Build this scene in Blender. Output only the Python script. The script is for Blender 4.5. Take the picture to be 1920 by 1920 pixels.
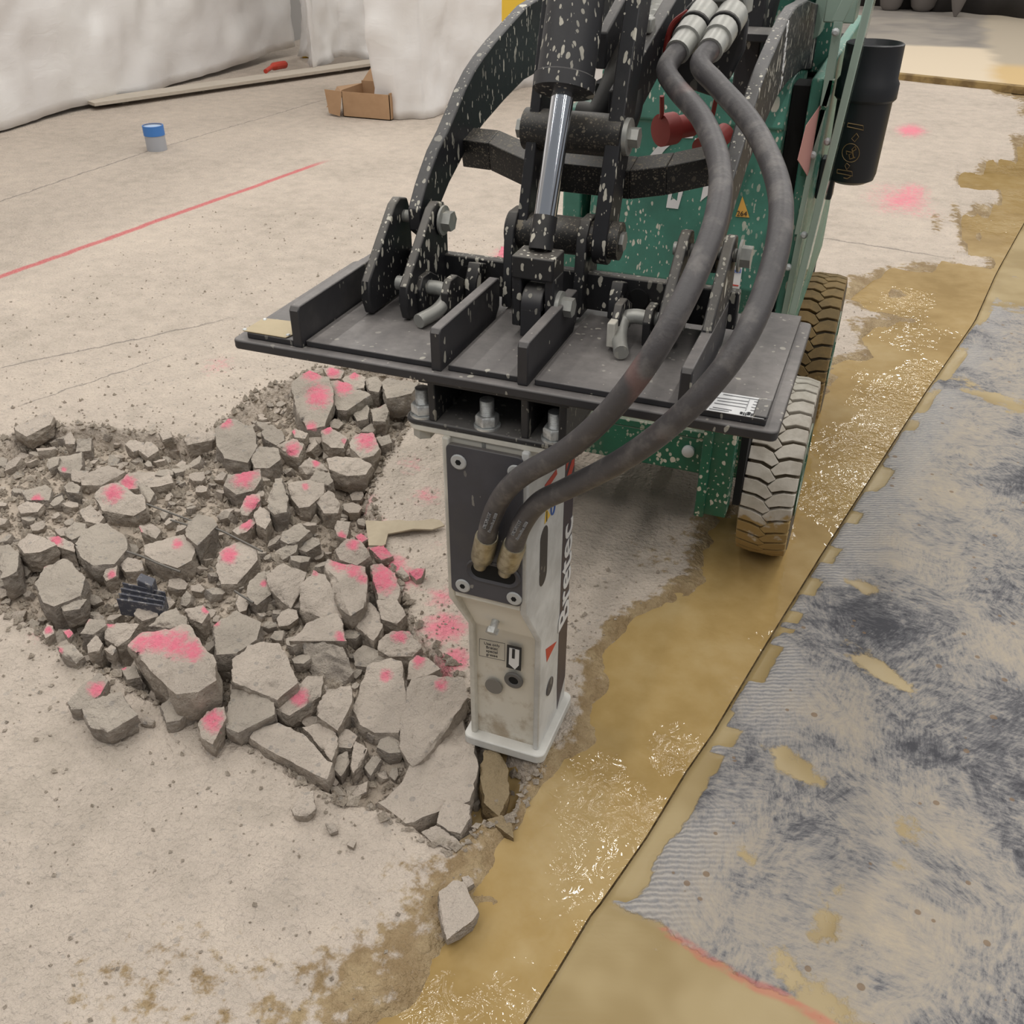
import bpy, bmesh, math, random
import numpy as np
from mathutils import Vector, Matrix, noise as mnoise

scene = bpy.context.scene
for o in list(bpy.data.objects): bpy.data.objects.remove(o)
COL = scene.collection
R = math.radians

# ------------------------------------------------------------------ camera
F = 1796.0; YAW = R(-20.83); PIT = R(33.54); ROL = R(.19); CP = np.array([.381, -1.358, 1.6])
fv = np.array([math.sin(YAW)*math.cos(PIT), math.cos(YAW)*math.cos(PIT), -math.sin(PIT)])
rv = np.cross(fv, [0, 0, 1]); rv /= np.linalg.norm(rv); uv = np.cross(rv, fv)
rv, uv = math.cos(ROL)*rv+math.sin(ROL)*uv, -math.sin(ROL)*rv+math.cos(ROL)*uv
cam = bpy.data.cameras.new('camera'); camo = bpy.data.objects.new('camera', cam); COL.objects.link(camo)
cam.sensor_width = 36; cam.sensor_fit = 'HORIZONTAL'; cam.lens = F/1920*36; cam.clip_start = .05; cam.clip_end = 200
mw = Matrix.Identity(4)
for i in range(3): mw[i][0] = rv[i]; mw[i][1] = uv[i]; mw[i][2] = -fv[i]; mw[i][3] = CP[i]
camo.matrix_world = mw
scene.camera = camo

# ------------------------------------------------------------------ world, hall lamps, exposure
w = bpy.data.worlds.new('hall_ambient'); scene.world = w; w.use_nodes = True
wb = w.node_tree.nodes['Background']; wb.inputs[0].default_value = (.93, .96, 1, 1); wb.inputs[1].default_value = .26
def lamp(x, y, z, sx, sy, power, col=(1, .965, .91)):
    l = bpy.data.lights.new('ceiling_lamp', 'AREA'); l.shape = 'RECTANGLE'; l.size = sx; l.size_y = sy; l.energy = power; l.color = col
    o = bpy.data.objects.new('ceiling_lamp', l); COL.objects.link(o); o.location = (x, y, z); return o
for yy in (-3.5, 0, 3.5, 7, 10.5, 14):
    for xx in (-7.5, -4.5, -1.5, 1.5, 4.5, 7.5):
        lamp(xx, yy, 6.2, .2, 3.0, 62)
vs = scene.view_settings
vs.view_transform = 'Standard'; vs.look = 'None'; vs.gamma = 1; vs.use_curve_mapping = False; vs.exposure = -0.24

# ------------------------------------------------------------------ pixel helpers (1920 x 1920 frame)
def ray(px, py): return fv*F+rv*(px-960)+uv*(960-py)
def at(px, py, **k):
    d = ray(px, py); a, v = list(k.items())[0]; i = 'xyz'.index(a); return CP+(v-CP[i])/d[i]*d
def atp(px, py, p0, n):
    d = ray(px, py); n = np.array(n, float); return CP+np.dot(np.array(p0)-CP, n)/np.dot(d, n)*d
def prj(P):
    d = np.asarray(P, float)-CP; w_ = d@fv
    return np.stack([960+F*(d@rv)/w_, 960-F*(d@uv)/w_], -1)

# ------------------------------------------------------------------ objects
ORG = {}
def empty(name, loc, label=None, cat=None, group=None):
    o = bpy.data.objects.new(name, None); COL.objects.link(o); o.location = loc; o.empty_display_size = .05
    ORG[o] = Vector(loc); tag(o, label, cat, group); return o
def tag(o, label=None, cat=None, group=None, kind=None):
    if label: o['label'] = label
    if cat: o['category'] = cat
    if group: o['group'] = group
    if kind: o['kind'] = kind
    return o
def link(name, me, mat, parent=None, origin=None):
    o = bpy.data.objects.new(name, me); COL.objects.link(o)
    if mat and not me.materials: me.materials.append(mat)
    if origin is None:
        if len(me.vertices):
            co = np.empty(len(me.vertices)*3, np.float32); me.vertices.foreach_get('co', co); co = co.reshape(-1, 3)
            c = (co.min(0)+co.max(0))/2
            if parent is None: c[2] = co[:, 2].min()
        else: c = np.zeros(3)
        origin = Vector([float(v) for v in c])
    me.transform(Matrix.Translation(-origin))
    ORG[o] = origin
    if parent is not None: o.parent = parent; o.location = origin-ORG[parent]
    else: o.location = origin
    return o
def sharp(me, ang=35):
    bm = bmesh.new(); bm.from_mesh(me)
    bmesh.ops.recalc_face_normals(bm, faces=bm.faces)
    for f in bm.faces: f.smooth = True
    a = R(ang)
    for e in bm.edges:
        if len(e.link_faces) != 2 or e.calc_face_angle(0) > a: e.smooth = False
    bm.to_mesh(me); bm.free()
class MB:
    def __init__(s): s.v = []; s.f = []
    def add(s, v, f):
        n = len(s.v); s.v += [tuple(float(c) for c in p) for p in v]; s.f += [tuple(i+n for i in q) for q in f]; return s
    def box(s, x0, x1, y0, y1, z0, z1):
        return s.add([(x, y, z) for x in (x0, x1) for y in (y0, y1) for z in (z0, z1)],
                     [(0, 1, 3, 2), (4, 6, 7, 5), (0, 4, 5, 1), (2, 3, 7, 6), (0, 2, 6, 4), (1, 5, 7, 3)])
    def slab(s, top, down):          # polygon + offset vector
        n = len(top); d = np.array(down, float); a = [np.array(p, float) for p in top]
        return s.add(list(a)+[p+d for p in a], [tuple(range(n)), tuple(range(2*n-1, n-1, -1))]+[(i, i+n, (i+1) % n+n, (i+1) % n) for i in range(n)])
    def px(s, poly, x0, x1): return s.slab([(x0, y, z) for y, z in poly], (x1-x0, 0, 0))
    def py(s, poly, y0, y1): return s.slab([(x, y0, z) for x, z in poly], (0, y1-y0, 0))
    def pz(s, poly, z0, z1): return s.slab([(x, y, z1) for x, y in poly], (0, 0, z0-z1))
    def cyl(s, p0, p1, r0, r1=None, n=18):
        return s.lathe([(r0, 0), (r0 if r1 is None else r1, 1)], p0, p1, n)
    def lathe(s, prof, p0, p1, n=18, caps=True):   # prof: (radius, t along p0..p1)
        p0 = np.array(p0, float); p1 = np.array(p1, float); ax = p1-p0; l = np.linalg.norm(ax); a = ax/l
        t = np.array([0, 0, 1.]) if abs(a[2]) < .9 else np.array([1., 0, 0]); b = np.cross(a, t); b /= np.linalg.norm(b); c = np.cross(a, b)
        V = []; Fc = []
        for r, h in prof:
            for i in range(n):
                q = 2*math.pi*i/n; V.append(p0+ax*h+r*(math.cos(q)*b+math.sin(q)*c))
        for k in range(len(prof)-1):
            for i in range(n):
                j = (i+1) % n; Fc.append((k*n+i, k*n+j, (k+1)*n+j, (k+1)*n+i))
        if caps:
            Fc.append(tuple(range(n-1, -1, -1))); m = (len(prof)-1)*n; Fc.append(tuple(range(m, m+n)))
        return s.add(V, Fc)
    def tube(s, path, r, n=14, caps=True):
        P = [np.array(p, float) for p in path]; V = []; Fc = []; b = None
        for i, p in enumerate(P):
            t = P[min(i+1, len(P)-1)]-P[max(i-1, 0)]; t = t/np.linalg.norm(t)
            if b is None:
                h = np.array([0, 0, 1.]) if abs(t[2]) < .9 else np.array([1., 0, 0]); b = np.cross(t, h)
            b = b-t*np.dot(b, t); b /= np.linalg.norm(b); c = np.cross(t, b)
            rr = r[i] if hasattr(r, '__len__') else r
            for k in range(n):
                q = 2*math.pi*k/n; V.append(p+rr*(math.cos(q)*b+math.sin(q)*c))
        for k in range(len(P)-1):
            for i in range(n):
                j = (i+1) % n; Fc.append((k*n+i, k*n+j, (k+1)*n+j, (k+1)*n+i))
        if caps: Fc.append(tuple(range(n-1, -1, -1))); m = (len(P)-1)*n; Fc.append(tuple(range(m, m+n)))
        return s.add(V, Fc)
    def mesh(s, name, ang=35):
        me = bpy.data.meshes.new(name); me.from_pydata(s.v, [], s.f); me.update(); sharp(me, ang); return me
    def build(s, name, mat, parent=None, bevel=0, label=None, ang=35, origin=None):
        o = link(name, s.mesh(name, ang), mat, parent, origin)
        if bevel:
            b = o.modifiers.new('bevel', 'BEVEL'); b.width = bevel; b.segments = 2; b.limit_method = 'ANGLE'; b.angle_limit = R(40)
        if label: o['label'] = label
        return o
def spline(pts, n=8):            # Catmull-Rom
    P = [np.array(p, float) for p in pts]; P = [2*P[0]-P[1]]+P+[2*P[-1]-P[-2]]; out = []
    for i in range(1, len(P)-2):
        for k in range(n):
            t = k/n; a, b, c, d = P[i-1:i+3]
            out.append(.5*((2*b)+(-a+c)*t+(2*a-5*b+4*c-d)*t*t+(-a+3*b-3*c+d)*t**3))
    out.append(P[-2]); return out
def text_obj(body, name, mat, parent, org, xdir, ydir, size, label=None, extrude=.0004, align='CENTER', bold=0):
    c = bpy.data.curves.new(name, 'FONT'); c.body = body; c.size = size; c.extrude = extrude; c.offset = bold; c.align_x = align; c.align_y = 'CENTER'; c.resolution_u = 3
    t = bpy.data.objects.new(name, c); COL.objects.link(t)
    bpy.context.view_layer.update()
    me = bpy.data.meshes.new_from_object(t.evaluated_get(bpy.context.evaluated_depsgraph_get()))
    bpy.data.objects.remove(t)
    x = Vector(xdir).normalized(); y = Vector(ydir); y = (y-x*y.dot(x)).normalized(); z = x.cross(y)
    M_ = Matrix.Identity(4)
    for i in range(3): M_[i][0] = x[i]; M_[i][1] = y[i]; M_[i][2] = z[i]; M_[i][3] = org[i]
    me.transform(M_); me.name = name
    if me.materials: me.materials.clear()
    o = link(name, me, mat, parent)
    if label: o['label'] = label
    return o

# ------------------------------------------------------------------ materials
def lin(r, g, b):
    return tuple((c/255/12.92 if c/255 <= .04045 else ((c/255+.055)/1.055)**2.4) for c in (r, g, b))+(1,)
class Mat:
    def __init__(s, name, rough=.7, metal=0, base=None, spec=None):
        s.m = bpy.data.materials.new(name); s.m.use_nodes = True; s.t = s.m.node_tree; s.b = s.t.nodes['Principled BSDF']
        s.set('Roughness', rough); s.set('Metallic', metal)
        if base: s.set('Base Color', base)
        if spec is not None: s.set('Specular IOR Level', spec)
    def set(s, k, v):
        i = s.b.inputs[k]
        if isinstance(v, bpy.types.NodeSocket): s.t.links.new(v, i)
        else: i.default_value = v
        return s
    def n(s, ty, props={}, ins={}, out=0):
        q = s.t.nodes.new(ty)
        for k, v in props.items(): setattr(q, k, v)
        for k, v in ins.items():
            i = q.inputs[k]
            if isinstance(v, bpy.types.NodeSocket): s.t.links.new(v, i)
            else: i.default_value = v
        return q.outputs[out]
    def pos(s): return s.n('ShaderNodeNewGeometry', out='Position')
    def nz(s):
        g = s.n('ShaderNodeNewGeometry', out='Normal'); return s.n('ShaderNodeSeparateXYZ', {}, {0: g}, 2)
    def sc(s, v, k): return s.n('ShaderNodeVectorMath', {'operation': 'MULTIPLY'}, {0: v, 1: k})
    def noise(s, v, scale, det=4, rough=.6, dist=0): return s.n('ShaderNodeTexNoise', {}, {'Vector': v, 'Scale': scale, 'Detail': det, 'Roughness': rough, 'Distortion': dist})
    def vor(s, v, scale, feature='F1', out='Distance', rnd=1): return s.n('ShaderNodeTexVoronoi', {'feature': feature}, {'Vector': v, 'Scale': scale, 'Randomness': rnd}, out)
    def wave(s, v, scale, dist=2, det=2, dscale=1): return s.n('ShaderNodeTexWave', {}, {'Vector': v, 'Scale': scale, 'Distortion': dist, 'Detail': det, 'Detail Scale': dscale}, 1)
    def attr(s, name): return s.n('ShaderNodeAttribute', {'attribute_name': name}, {}, 'Fac')
    def ma(s, op, a, b=0.0, c=None, clamp=False):
        ins = {0: a, 1: b}
        if c is not None: ins[2] = c
        return s.n('ShaderNodeMath', {'operation': op, 'use_clamp': clamp}, ins)
    def step(s, v, lo, hi): return s.n('ShaderNodeMapRange', {'interpolation_type': 'SMOOTHSTEP'}, {0: v, 1: lo, 2: hi, 3: 0.0, 4: 1.0})
    def mapr(s, v, lo, hi, a, b): return s.n('ShaderNodeMapRange', {}, {0: v, 1: lo, 2: hi, 3: a, 4: b})
    def ramp(s, v, stops):
        o = s.n('ShaderNodeValToRGB', {}, {0: v}); e = o.node.color_ramp.elements
        while len(e) < len(stops): e.new(.5)
        for q, (p, c) in zip(e, stops): q.position = p; q.color = c
        return o
    def mix(s, f, a, b): return s.n('ShaderNodeMix', {'data_type': 'RGBA'}, {0: f, 6: a, 7: b}, 2)
    def bump(s, h, strength=.3, dist=.01, nrm=None):
        ins = {'Strength': strength, 'Distance': dist, 'Height': h}
        if nrm is not None: ins['Normal'] = nrm
        return s.n('ShaderNodeBump', {}, ins)
    def spots(s, v, scale, thr, cut=.5, soft=.08):   # scattered specks: mask 0..1
        q = s.n('ShaderNodeTexVoronoi', {}, {'Vector': v, 'Scale': scale, 'Randomness': 1.0}, 'Distance')
        c = s.n('ShaderNodeSeparateColor', {}, {0: q.node.outputs['Color']}, 0)
        r = s.ma('MULTIPLY', s.ma('SUBTRACT', c, cut), thr/(1-cut))
        return s.step(s.ma('SUBTRACT', r, q), -soft*.1, soft*.5)

def paint(name, base, dust=None, dustamt=.35, splat=0, splatcol=None, streak=(1, 1, .45), rough=.5, metal=0, sscale=60, cover=.5, bumpv=.15):
    """painted steel with dust settled on upward faces and cement specks"""
    m = Mat(name, rough, metal); p = m.pos()
    n1 = m.noise(p, 9, 5, .65); n2 = m.noise(p, 60, 3, .6)
    dark = tuple(c*.75 for c in base[:3])+(1,)
    col = m.mix(m.step(n1, .35, .65), base, dark)
    if dust:
        f = m.ma('MULTIPLY', m.step(m.nz(), .2, .95), m.mapr(m.ma('ADD', m.ma('MULTIPLY', n1, .7), m.ma('MULTIPLY', n2, .3)), .3, .65, dustamt*.45, dustamt))
        f = m.ma('ADD', f, m.ma('MULTIPLY', m.step(n1, .5, .75), .16*dustamt), clamp=True)
        col = m.mix(f, col, dust)
    if splat:
        q = m.sc(p, streak); wq = m.n('ShaderNodeVectorMath', {'operation': 'ADD'}, {0: q, 1: m.sc(m.n('ShaderNodeTexNoise', {}, {'Vector': p, 'Scale': 45.0, 'Detail': 2.0}, 'Color'), (.012, .012, .012))})
        a = m.spots(wq, sscale*1.3, .5, 1-cover*.55); b = m.spots(wq, sscale*.45, .4, 1-cover*.2); c = m.spots(wq, sscale*2.3, .5, 1-cover*.7)
        reg = m.step(m.noise(p, 6, 2), .36, .55)
        k = m.ma('MULTIPLY', m.ma('MAXIMUM', m.ma('MAXIMUM', a, b), m.ma('MULTIPLY', c, .8)), m.mapr(reg, 0, 1, .35*splat, splat), clamp=True)
        col = m.mix(k, col, splatcol or lin(205, 200, 186))
        m.set('Roughness', m.mapr(k, 0, 1, rough, .9))
    m.set('Base Color', col)
    m.set('Normal', m.bump(n2, bumpv, .002))
    return m.m
DUST = lin(150, 143, 132)
M = {}
M['black'] = paint('black_painted_steel', lin(46, 46, 49), lin(134, 130, 126), .7, splat=.5, cover=.3, sscale=75)
M['blackclean'] = paint('dusty_black_plate', lin(50, 49, 52), lin(132, 127, 124), .85, splat=.55, cover=.12, sscale=60)
M['blackspl'] = paint('cement_flecked_black_steel', lin(36, 36, 39), DUST, .4, splat=1.0, cover=.75, sscale=70)
M['blackstreak'] = paint('streaked_black_steel', lin(36, 36, 40), lin(120, 117, 114), .45, splat=.95, cover=.6, sscale=75, streak=(1.1, 1, .3))
M['grime'] = paint('black_steel_crusted_with_grit', lin(42, 41, 40), lin(120, 114, 105), .4, splat=.75, cover=1.0, sscale=150, streak=(1, 1, 1), splatcol=lin(150, 140, 122))
M['green'] = paint('green_machine_paint', lin(74, 132, 116), lin(146, 168, 156), .35, splat=1, cover=.55, sscale=60, streak=(1.2, 1.2, .55), rough=.42)
M['greendk'] = paint('green_frame_paint_cement_splashed', lin(16, 92, 68), lin(170, 168, 152), .8, splat=1, cover=.85, sscale=45, streak=(1, 1, .8), rough=.45, splatcol=lin(190, 184, 168))
M['cream'] = paint('cream_hammer_paint', lin(220, 217, 207), lin(196, 186, 168), .4, rough=.5, bumpv=.05)
M['creamdirty'] = None
m = Mat('cream_paint_with_mud_film', .55); p = m.pos()
nn = m.noise(p, 16, 5, .65); zz = m.n('ShaderNodeSeparateXYZ', {}, {0: p}, 2)
mud = m.ma('ADD', m.mapr(zz, .03, .34, .62, .3), m.ma('MULTIPLY', m.ma('SUBTRACT', nn, .5), 1.3))
m.set('Base Color', m.mix(m.step(mud, .46, .8), lin(220, 215, 203), lin(172, 157, 136))); m.set('Normal', m.bump(nn, .1, .003)); M['creamdirty'] = m.m
M['sidegrey'] = paint('light_grey_side_paint', lin(212, 213, 212), DUST, .15, rough=.45, bumpv=.03)
M['foot'] = paint('worn_white_foot_paint', lin(214, 213, 208), lin(222, 218, 210), .5, rough=.55)
M['faceplate'] = paint('dark_slate_cover_plate', lin(72, 72, 79), lin(150, 140, 122), .3, splat=.4, cover=.1, rough=.5)
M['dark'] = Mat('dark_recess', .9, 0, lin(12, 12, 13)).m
M['rubber'] = paint('black_rubber', lin(30, 30, 31), DUST, .2, rough=.6)
m = Mat('hydraulic_hose_rubber', .5); p = m.pos(); nn = m.noise(p, 30, 4, .6); n2 = m.noise(p, 7, 2, .5)
c_ = m.mix(m.step(nn, .45, .7), lin(74, 71, 72), lin(102, 98, 96)); c_ = m.mix(m.ma('MULTIPLY', m.step(n2, .64, .72), .3), c_, lin(160, 112, 102))
m.set('Base Color', c_); m.set('Normal', m.bump(m.noise(p, 160, 2), .25, .002)); M['hose'] = m.m
m = Mat('chrome_rod', .09, 1, lin(226, 229, 235)); M['chrome'] = m.m
m = Mat('zinc_steel', .45, .6); p = m.pos(); m.set('Base Color', m.mix(m.step(m.noise(p, 70, 3), .4, .7), lin(214, 216, 215), lin(172, 173, 172))); M['zinc'] = m.m
m = Mat('brass_toned_fitting', .4, .75); p = m.pos(); m.set('Base Color', m.mix(m.step(m.noise(p, 60, 3), .4, .7), lin(176, 168, 146), lin(140, 132, 110))); M['fitting'] = m.m
M['steelgrey'] = paint('galvanised_pin', lin(176, 176, 171), DUST, .2, splat=.4, cover=.2, rough=.45, metal=.4)
M['screw'] = Mat('pale_screw_head', .5, .2, lin(184, 186, 186)).m
M['red'] = Mat('red_rubber_cap', .55, 0, lin(128, 36, 30)).m
M['redprint'] = Mat('red_print', .5, 0, lin(190, 62, 44)).m
M['navyprint'] = Mat('dark_violet_decal', .4, 0, lin(52, 46, 60)).m
M['whiteprint'] = Mat('white_print', .5, 0, lin(222, 222, 222)).m
M['blackprint'] = Mat('black_print', .6, 0, lin(40, 40, 42)).m
M['blueprint'] = Mat('blue_print', .5, 0, lin(50, 92, 170)).m
M['yellowprint'] = Mat('yellow_decal', .5, 0, lin(226, 186, 60)).m
M['amber'] = Mat('amber_warning_decal', .5, 0, lin(222, 172, 84)).m
M['goldprint'] = Mat('gold_print', .5, .2, lin(128, 104, 66)).m
M['greyprint'] = Mat('grey_print', .6, 0, lin(150, 150, 152)).m
M['tan'] = paint('tan_name_plate', lin(182, 166, 134), lin(176, 160, 130), .5, rough=.5, metal=.2)
M['palegreen'] = Mat('clear_shield_edge', .25, 0, lin(150, 168, 156)).m
M['canister'] = Mat('black_plastic', .42, 0, lin(33, 34, 38)).m
# ------------------------------------------------------------------ numpy noise for the ground
def _h(ix, iy, s):
    n = (ix.astype(np.int64)*374761393+iy.astype(np.int64)*668265263+s*974634777) & 0x7fffffff
    n = ((n ^ (n >> 13))*1274126177) & 0x7fffffff
    return ((n ^ (n >> 16)) & 0xffff)/65535.0
def vnoise(x, y, s=0):
    ix = np.floor(x); iy = np.floor(y); fx = x-ix; fy = y-iy; fx = fx*fx*(3-2*fx); fy = fy*fy*(3-2*fy)
    a = _h(ix, iy, s); b = _h(ix+1, iy, s); c = _h(ix, iy+1, s); d = _h(ix+1, iy+1, s)
    return (a*(1-fx)+b*fx)*(1-fy)+(c*(1-fx)+d*fx)*fy
def fbm(x, y, f, o=4, s=0):
    v = 0; a = .5; t = 0
    for k in range(o): v = v+a*vnoise(x*f, y*f, s+k*17); t += a; a *= .5; f *= 2.07
    return v/t
def sst(v, a, b): t = np.clip((v-a)/(b-a), 0, 1); return t*t*(3-2*t)
def GP(L, z=0): return np.array([at(px, py, z=z)[:2] for px, py in L])
def sdist(x, y, poly):           # + inside
    d = np.full(x.shape, 1e9); ins = np.zeros(x.shape, bool); n = len(poly)
    for i in range(n):
        ax, ay = poly[i]; bx, by = poly[(i+1) % n]; ex, ey = bx-ax, by-ay
        t = np.clip(((x-ax)*ex+(y-ay)*ey)/(ex*ex+ey*ey), 0, 1)
        d = np.minimum(d, np.hypot(x-ax-t*ex, y-ay-t*ey))
        c = ((ay > y) != (by > y)) & (x < (bx-ax)*(y-ay)/(by-ay+1e-12)+ax); ins ^= c
    return np.where(ins, d, -d)
PITPX = [(-250, 1000), (0, 1140), (150, 1235), (330, 1330), (470, 1392), (600, 1478), (712, 1512), (850, 1592), (900, 1545), (955, 1540), (985, 1470), (1010, 1440), (890, 1360),
         (850, 1260), (785, 1190), (748, 1110), (715, 1040), (700, 980), (690, 920), (720, 860), (760, 800), (790, 740), (760, 690), (600, 690), (490, 735), (420, 790), (370, 830), (300, 815), (160, 800), (60, 800), (0, 830), (-250, 880)]
PIT = GP(PITPX)
SEAM = GP([(870, 2100), (940, 1990), (985, 1920), (1050, 1815), (1110, 1715), (1130, 1690), (1215, 1568), (1290, 1444), (1340, 1372), (1440, 1204), (1540, 1042), (1600, 948), (1740, 730), (1830, 600), (1870, 510), (1920, 420), (1975, 320)])
SEAM = np.vstack([SEAM, [1.55, 9.1]]); SEAM = SEAM[np.argsort(SEAM[:, 1])]
XL = GP([(560, 2060), (600, 1975), (680, 1900), (760, 1830), (790, 1790), (870, 1750), (905, 1650), (915, 1590), (975, 1530), (1000, 1470), (1050, 1400), (1085, 1360), (1145, 1280), (1135, 1210), (1200, 1150), (1290, 1090), (1335, 1040), (1345, 990), (1400, 930), (1450, 820), (1500, 760), (1560, 700), (1610, 620), (1660, 560), (1730, 500), (1780, 440), (1800, 380), (1850, 320), (1880, 260), (1910, 195)])
XL = XL[np.argsort(XL[:, 1])]
seamx = lambda y: np.interp(y, SEAM[:, 1], SEAM[:, 0])
leftx = lambda y: np.interp(y, XL[:, 1], XL[:, 0])
def pud(x, y): return x-leftx(y)+(fbm(x, y, 9, 4, 5)-.5)*.16+(fbm(x, y, 3.1, 4, 15)-.5)*.9*sst(y, 1.6, 3.2)
WATER = -.007
def ground(x, y):
    h = (fbm(x, y, 14, 4, 1)-.5)*.007+(fbm(x, y, 3, 2, 2)-.5)*.008
    near = np.exp(-((y-1.2)/6)**2)
    h = h*(.5+.5*near)
    p = pud(x, y); h = h-.017*sst(p, -.015, .07)*(y < 9)+.006*sst(p, -.1, -.02)*sst(-p, -.02, .02)
    d = sdist(x, y, PIT)+(fbm(x, y, 22, 3, 9)-.5)*.03
    h = h-(.062+(fbm(x, y, 10, 3, 7)-.5)*.04)*sst(d, -.004, .02)
    heap = sst(d, .03, .26)*(.05+.06*(fbm(x, y, 6, 3, 31)-.45)); h = h+heap
    s = x-seamx(y); h = np.where((s > -.006) & (y < 9.05), -.06, h)
    return h
def axis(a, b, st, lo, hi):
    c = list(np.arange(a, b+1e-6, st)); d = st; v = b
    while v < hi: d *= 1.12; v += min(d, .5); c.append(v)
    d = st; v = a
    while v > lo: d *= 1.12; v -= min(d, .5); c.insert(0, v)
    return np.array(c)
def grid(name, X, Y, Z, mat, attrs={}, label=None, cat=None, kind=None):
    ny, nx = X.shape; V = np.stack([X, Y, Z], -1).reshape(-1, 3)
    i = np.arange(nx*ny).reshape(ny, nx); Q = np.stack([i[:-1, :-1], i[:-1, 1:], i[1:, 1:], i[1:, :-1]], -1).reshape(-1, 4)
    me = bpy.data.meshes.new(name); me.vertices.add(len(V)); me.vertices.foreach_set('co', V.astype(np.float32).ravel())
    me.loops.add(len(Q)*4); me.loops.foreach_set('vertex_index', Q.astype(np.int32).ravel())
    me.polygons.add(len(Q)); me.polygons.foreach_set('loop_start', np.arange(0, len(Q)*4, 4, dtype=np.int32)); me.polygons.foreach_set('use_smooth', np.ones(len(Q), bool))
    me.update(calc_edges=True)
    for k, a in attrs.items():
        q = me.attributes.new(k, 'FLOAT', 'POINT'); q.data.foreach_set('value', np.asarray(a, np.float32).ravel())
    return tag(link(name, me, mat, None, Vector((0, 0, 0))), label, cat, None, kind)

# ------------------------------------------------------------------ floor material
PINK = lin(244, 124, 150)
def concrete(name):
    m = Mat(name, .88, 0, None, .25); p = m.pos()
    big = m.noise(p, 1.3, 3, .55); mid = m.noise(p, 11, 5, .65); fine = m.noise(p, 120, 3, .7)
    col = m.ramp(m.ma('ADD', m.ma('MULTIPLY', big, .45), m.ma('MULTIPLY', mid, .55)), [(.3, lin(174, 163, 150)), (.5, lin(197, 184, 171)), (.7, lin(212, 198, 183))])
    col = m.mix(m.ma('MULTIPLY', m.step(fine, .55, .75), .25), col, lin(150, 140, 130))
    pw = m.n('ShaderNodeVectorMath', {'operation': 'ADD'}, {0: p, 1: m.sc(m.n('ShaderNodeTexNoise', {}, {'Vector': p, 'Scale': 70.0, 'Detail': 3.0}, 'Color'), (.014, .014, .014))})
    agg = m.spots(pw, 60, .42, .74); col = m.mix(m.ma('MULTIPLY', agg, .4), col, lin(160, 154, 148))
    pit = m.attr('pit'); col = m.mix(m.ma('MULTIPLY', pit, m.mapr(mid, .3, .7, .5, .95)), col, lin(188, 174, 158))
    return m, p, big, mid, fine, col
m, p, big, mid, fine, col = concrete('dusty_concrete_floor')
flat2 = m.sc(p, (1, 1, 0))
def paintline(a, b, wd, soft, colr, amount, col):
    a = at(*a, z=0)[:2]; b = at(*b, z=0)[:2]; d = b-a; L = np.linalg.norm(d); d = d/L; nn = np.array([-d[1], d[0]])
    dist = m.ma('ABSOLUTE', m.ma('SUBTRACT', m.ma('ADD', m.n('ShaderNodeVectorMath', {'operation': 'DOT_PRODUCT'}, {0: flat2, 1: (nn[0], nn[1], 0)}, 'Value'), m.ma('MULTIPLY', m.ma('SUBTRACT', mid, .5), soft)), float(np.dot(a, nn))))
    along = m.ma('SUBTRACT', m.n('ShaderNodeVectorMath', {'operation': 'DOT_PRODUCT'}, {0: flat2, 1: (d[0], d[1], 0)}, 'Value'), float(np.dot(a, d)))
    f = m.ma('MULTIPLY', m.step(dist, wd*1.4, wd*.5), m.ma('MULTIPLY', m.step(along, -.02, .02), m.step(along, L+.15, L-.15)))
    return m.mix(m.ma('MULTIPLY', f, m.mapr(fine, .35, .65, amount*.6, amount)), col, colr)
col = paintline((-200, 590), (600, 306), .024, .02, lin(206, 70, 84), .85, col)
for a, b, wd in [((-50, 395), (270, 286), .008), ((270, 286), (700, 160), .006), ((0, 690), (420, 600), .006), ((40, 760), (300, 672), .004), ((1500, 440), (1770, 482), .008), ((930, 560), (1010, 450), .004)]:
    col = paintline(a, b, wd, .06, lin(120, 114, 108), .8, col)
wet = m.attr('wet'); wmask = m.step(m.ma('ADD', wet, m.ma('MULTIPLY', m.ma('SUBTRACT', m.noise(p, 26, 4, .65), .5), 1.5)), .52, .8)
col = m.mix(m.ma('MULTIPLY', wmask, .9), col, m.mix(m.step(mid, .4, .65), lin(140, 116, 78), lin(166, 144, 106)))
pk = m.attr('pink'); pmask = m.step(m.ma('ADD', pk, m.ma('MULTIPLY', m.ma('SUBTRACT', m.noise(p, 38, 5, .7), .5), 1.3)), .4, 1.15)
col = m.mix(m.ma('MULTIPLY', pmask, .75), col, PINK)
m.set('Base Color', col); m.set('Roughness', m.mapr(wmask, 0, 1, .9, .38))
peb = m.ma('SUBTRACT', .5, m.vor(p, 75)); 
hh = m.ma('ADD', m.ma('ADD', m.ma('MULTIPLY', mid, 1.0), m.ma('MULTIPLY', fine, .35)), m.ma('MULTIPLY', peb, .25))
m.set('Normal', m.bump(hh, .9, .024)); M['floor'] = m.m

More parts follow.
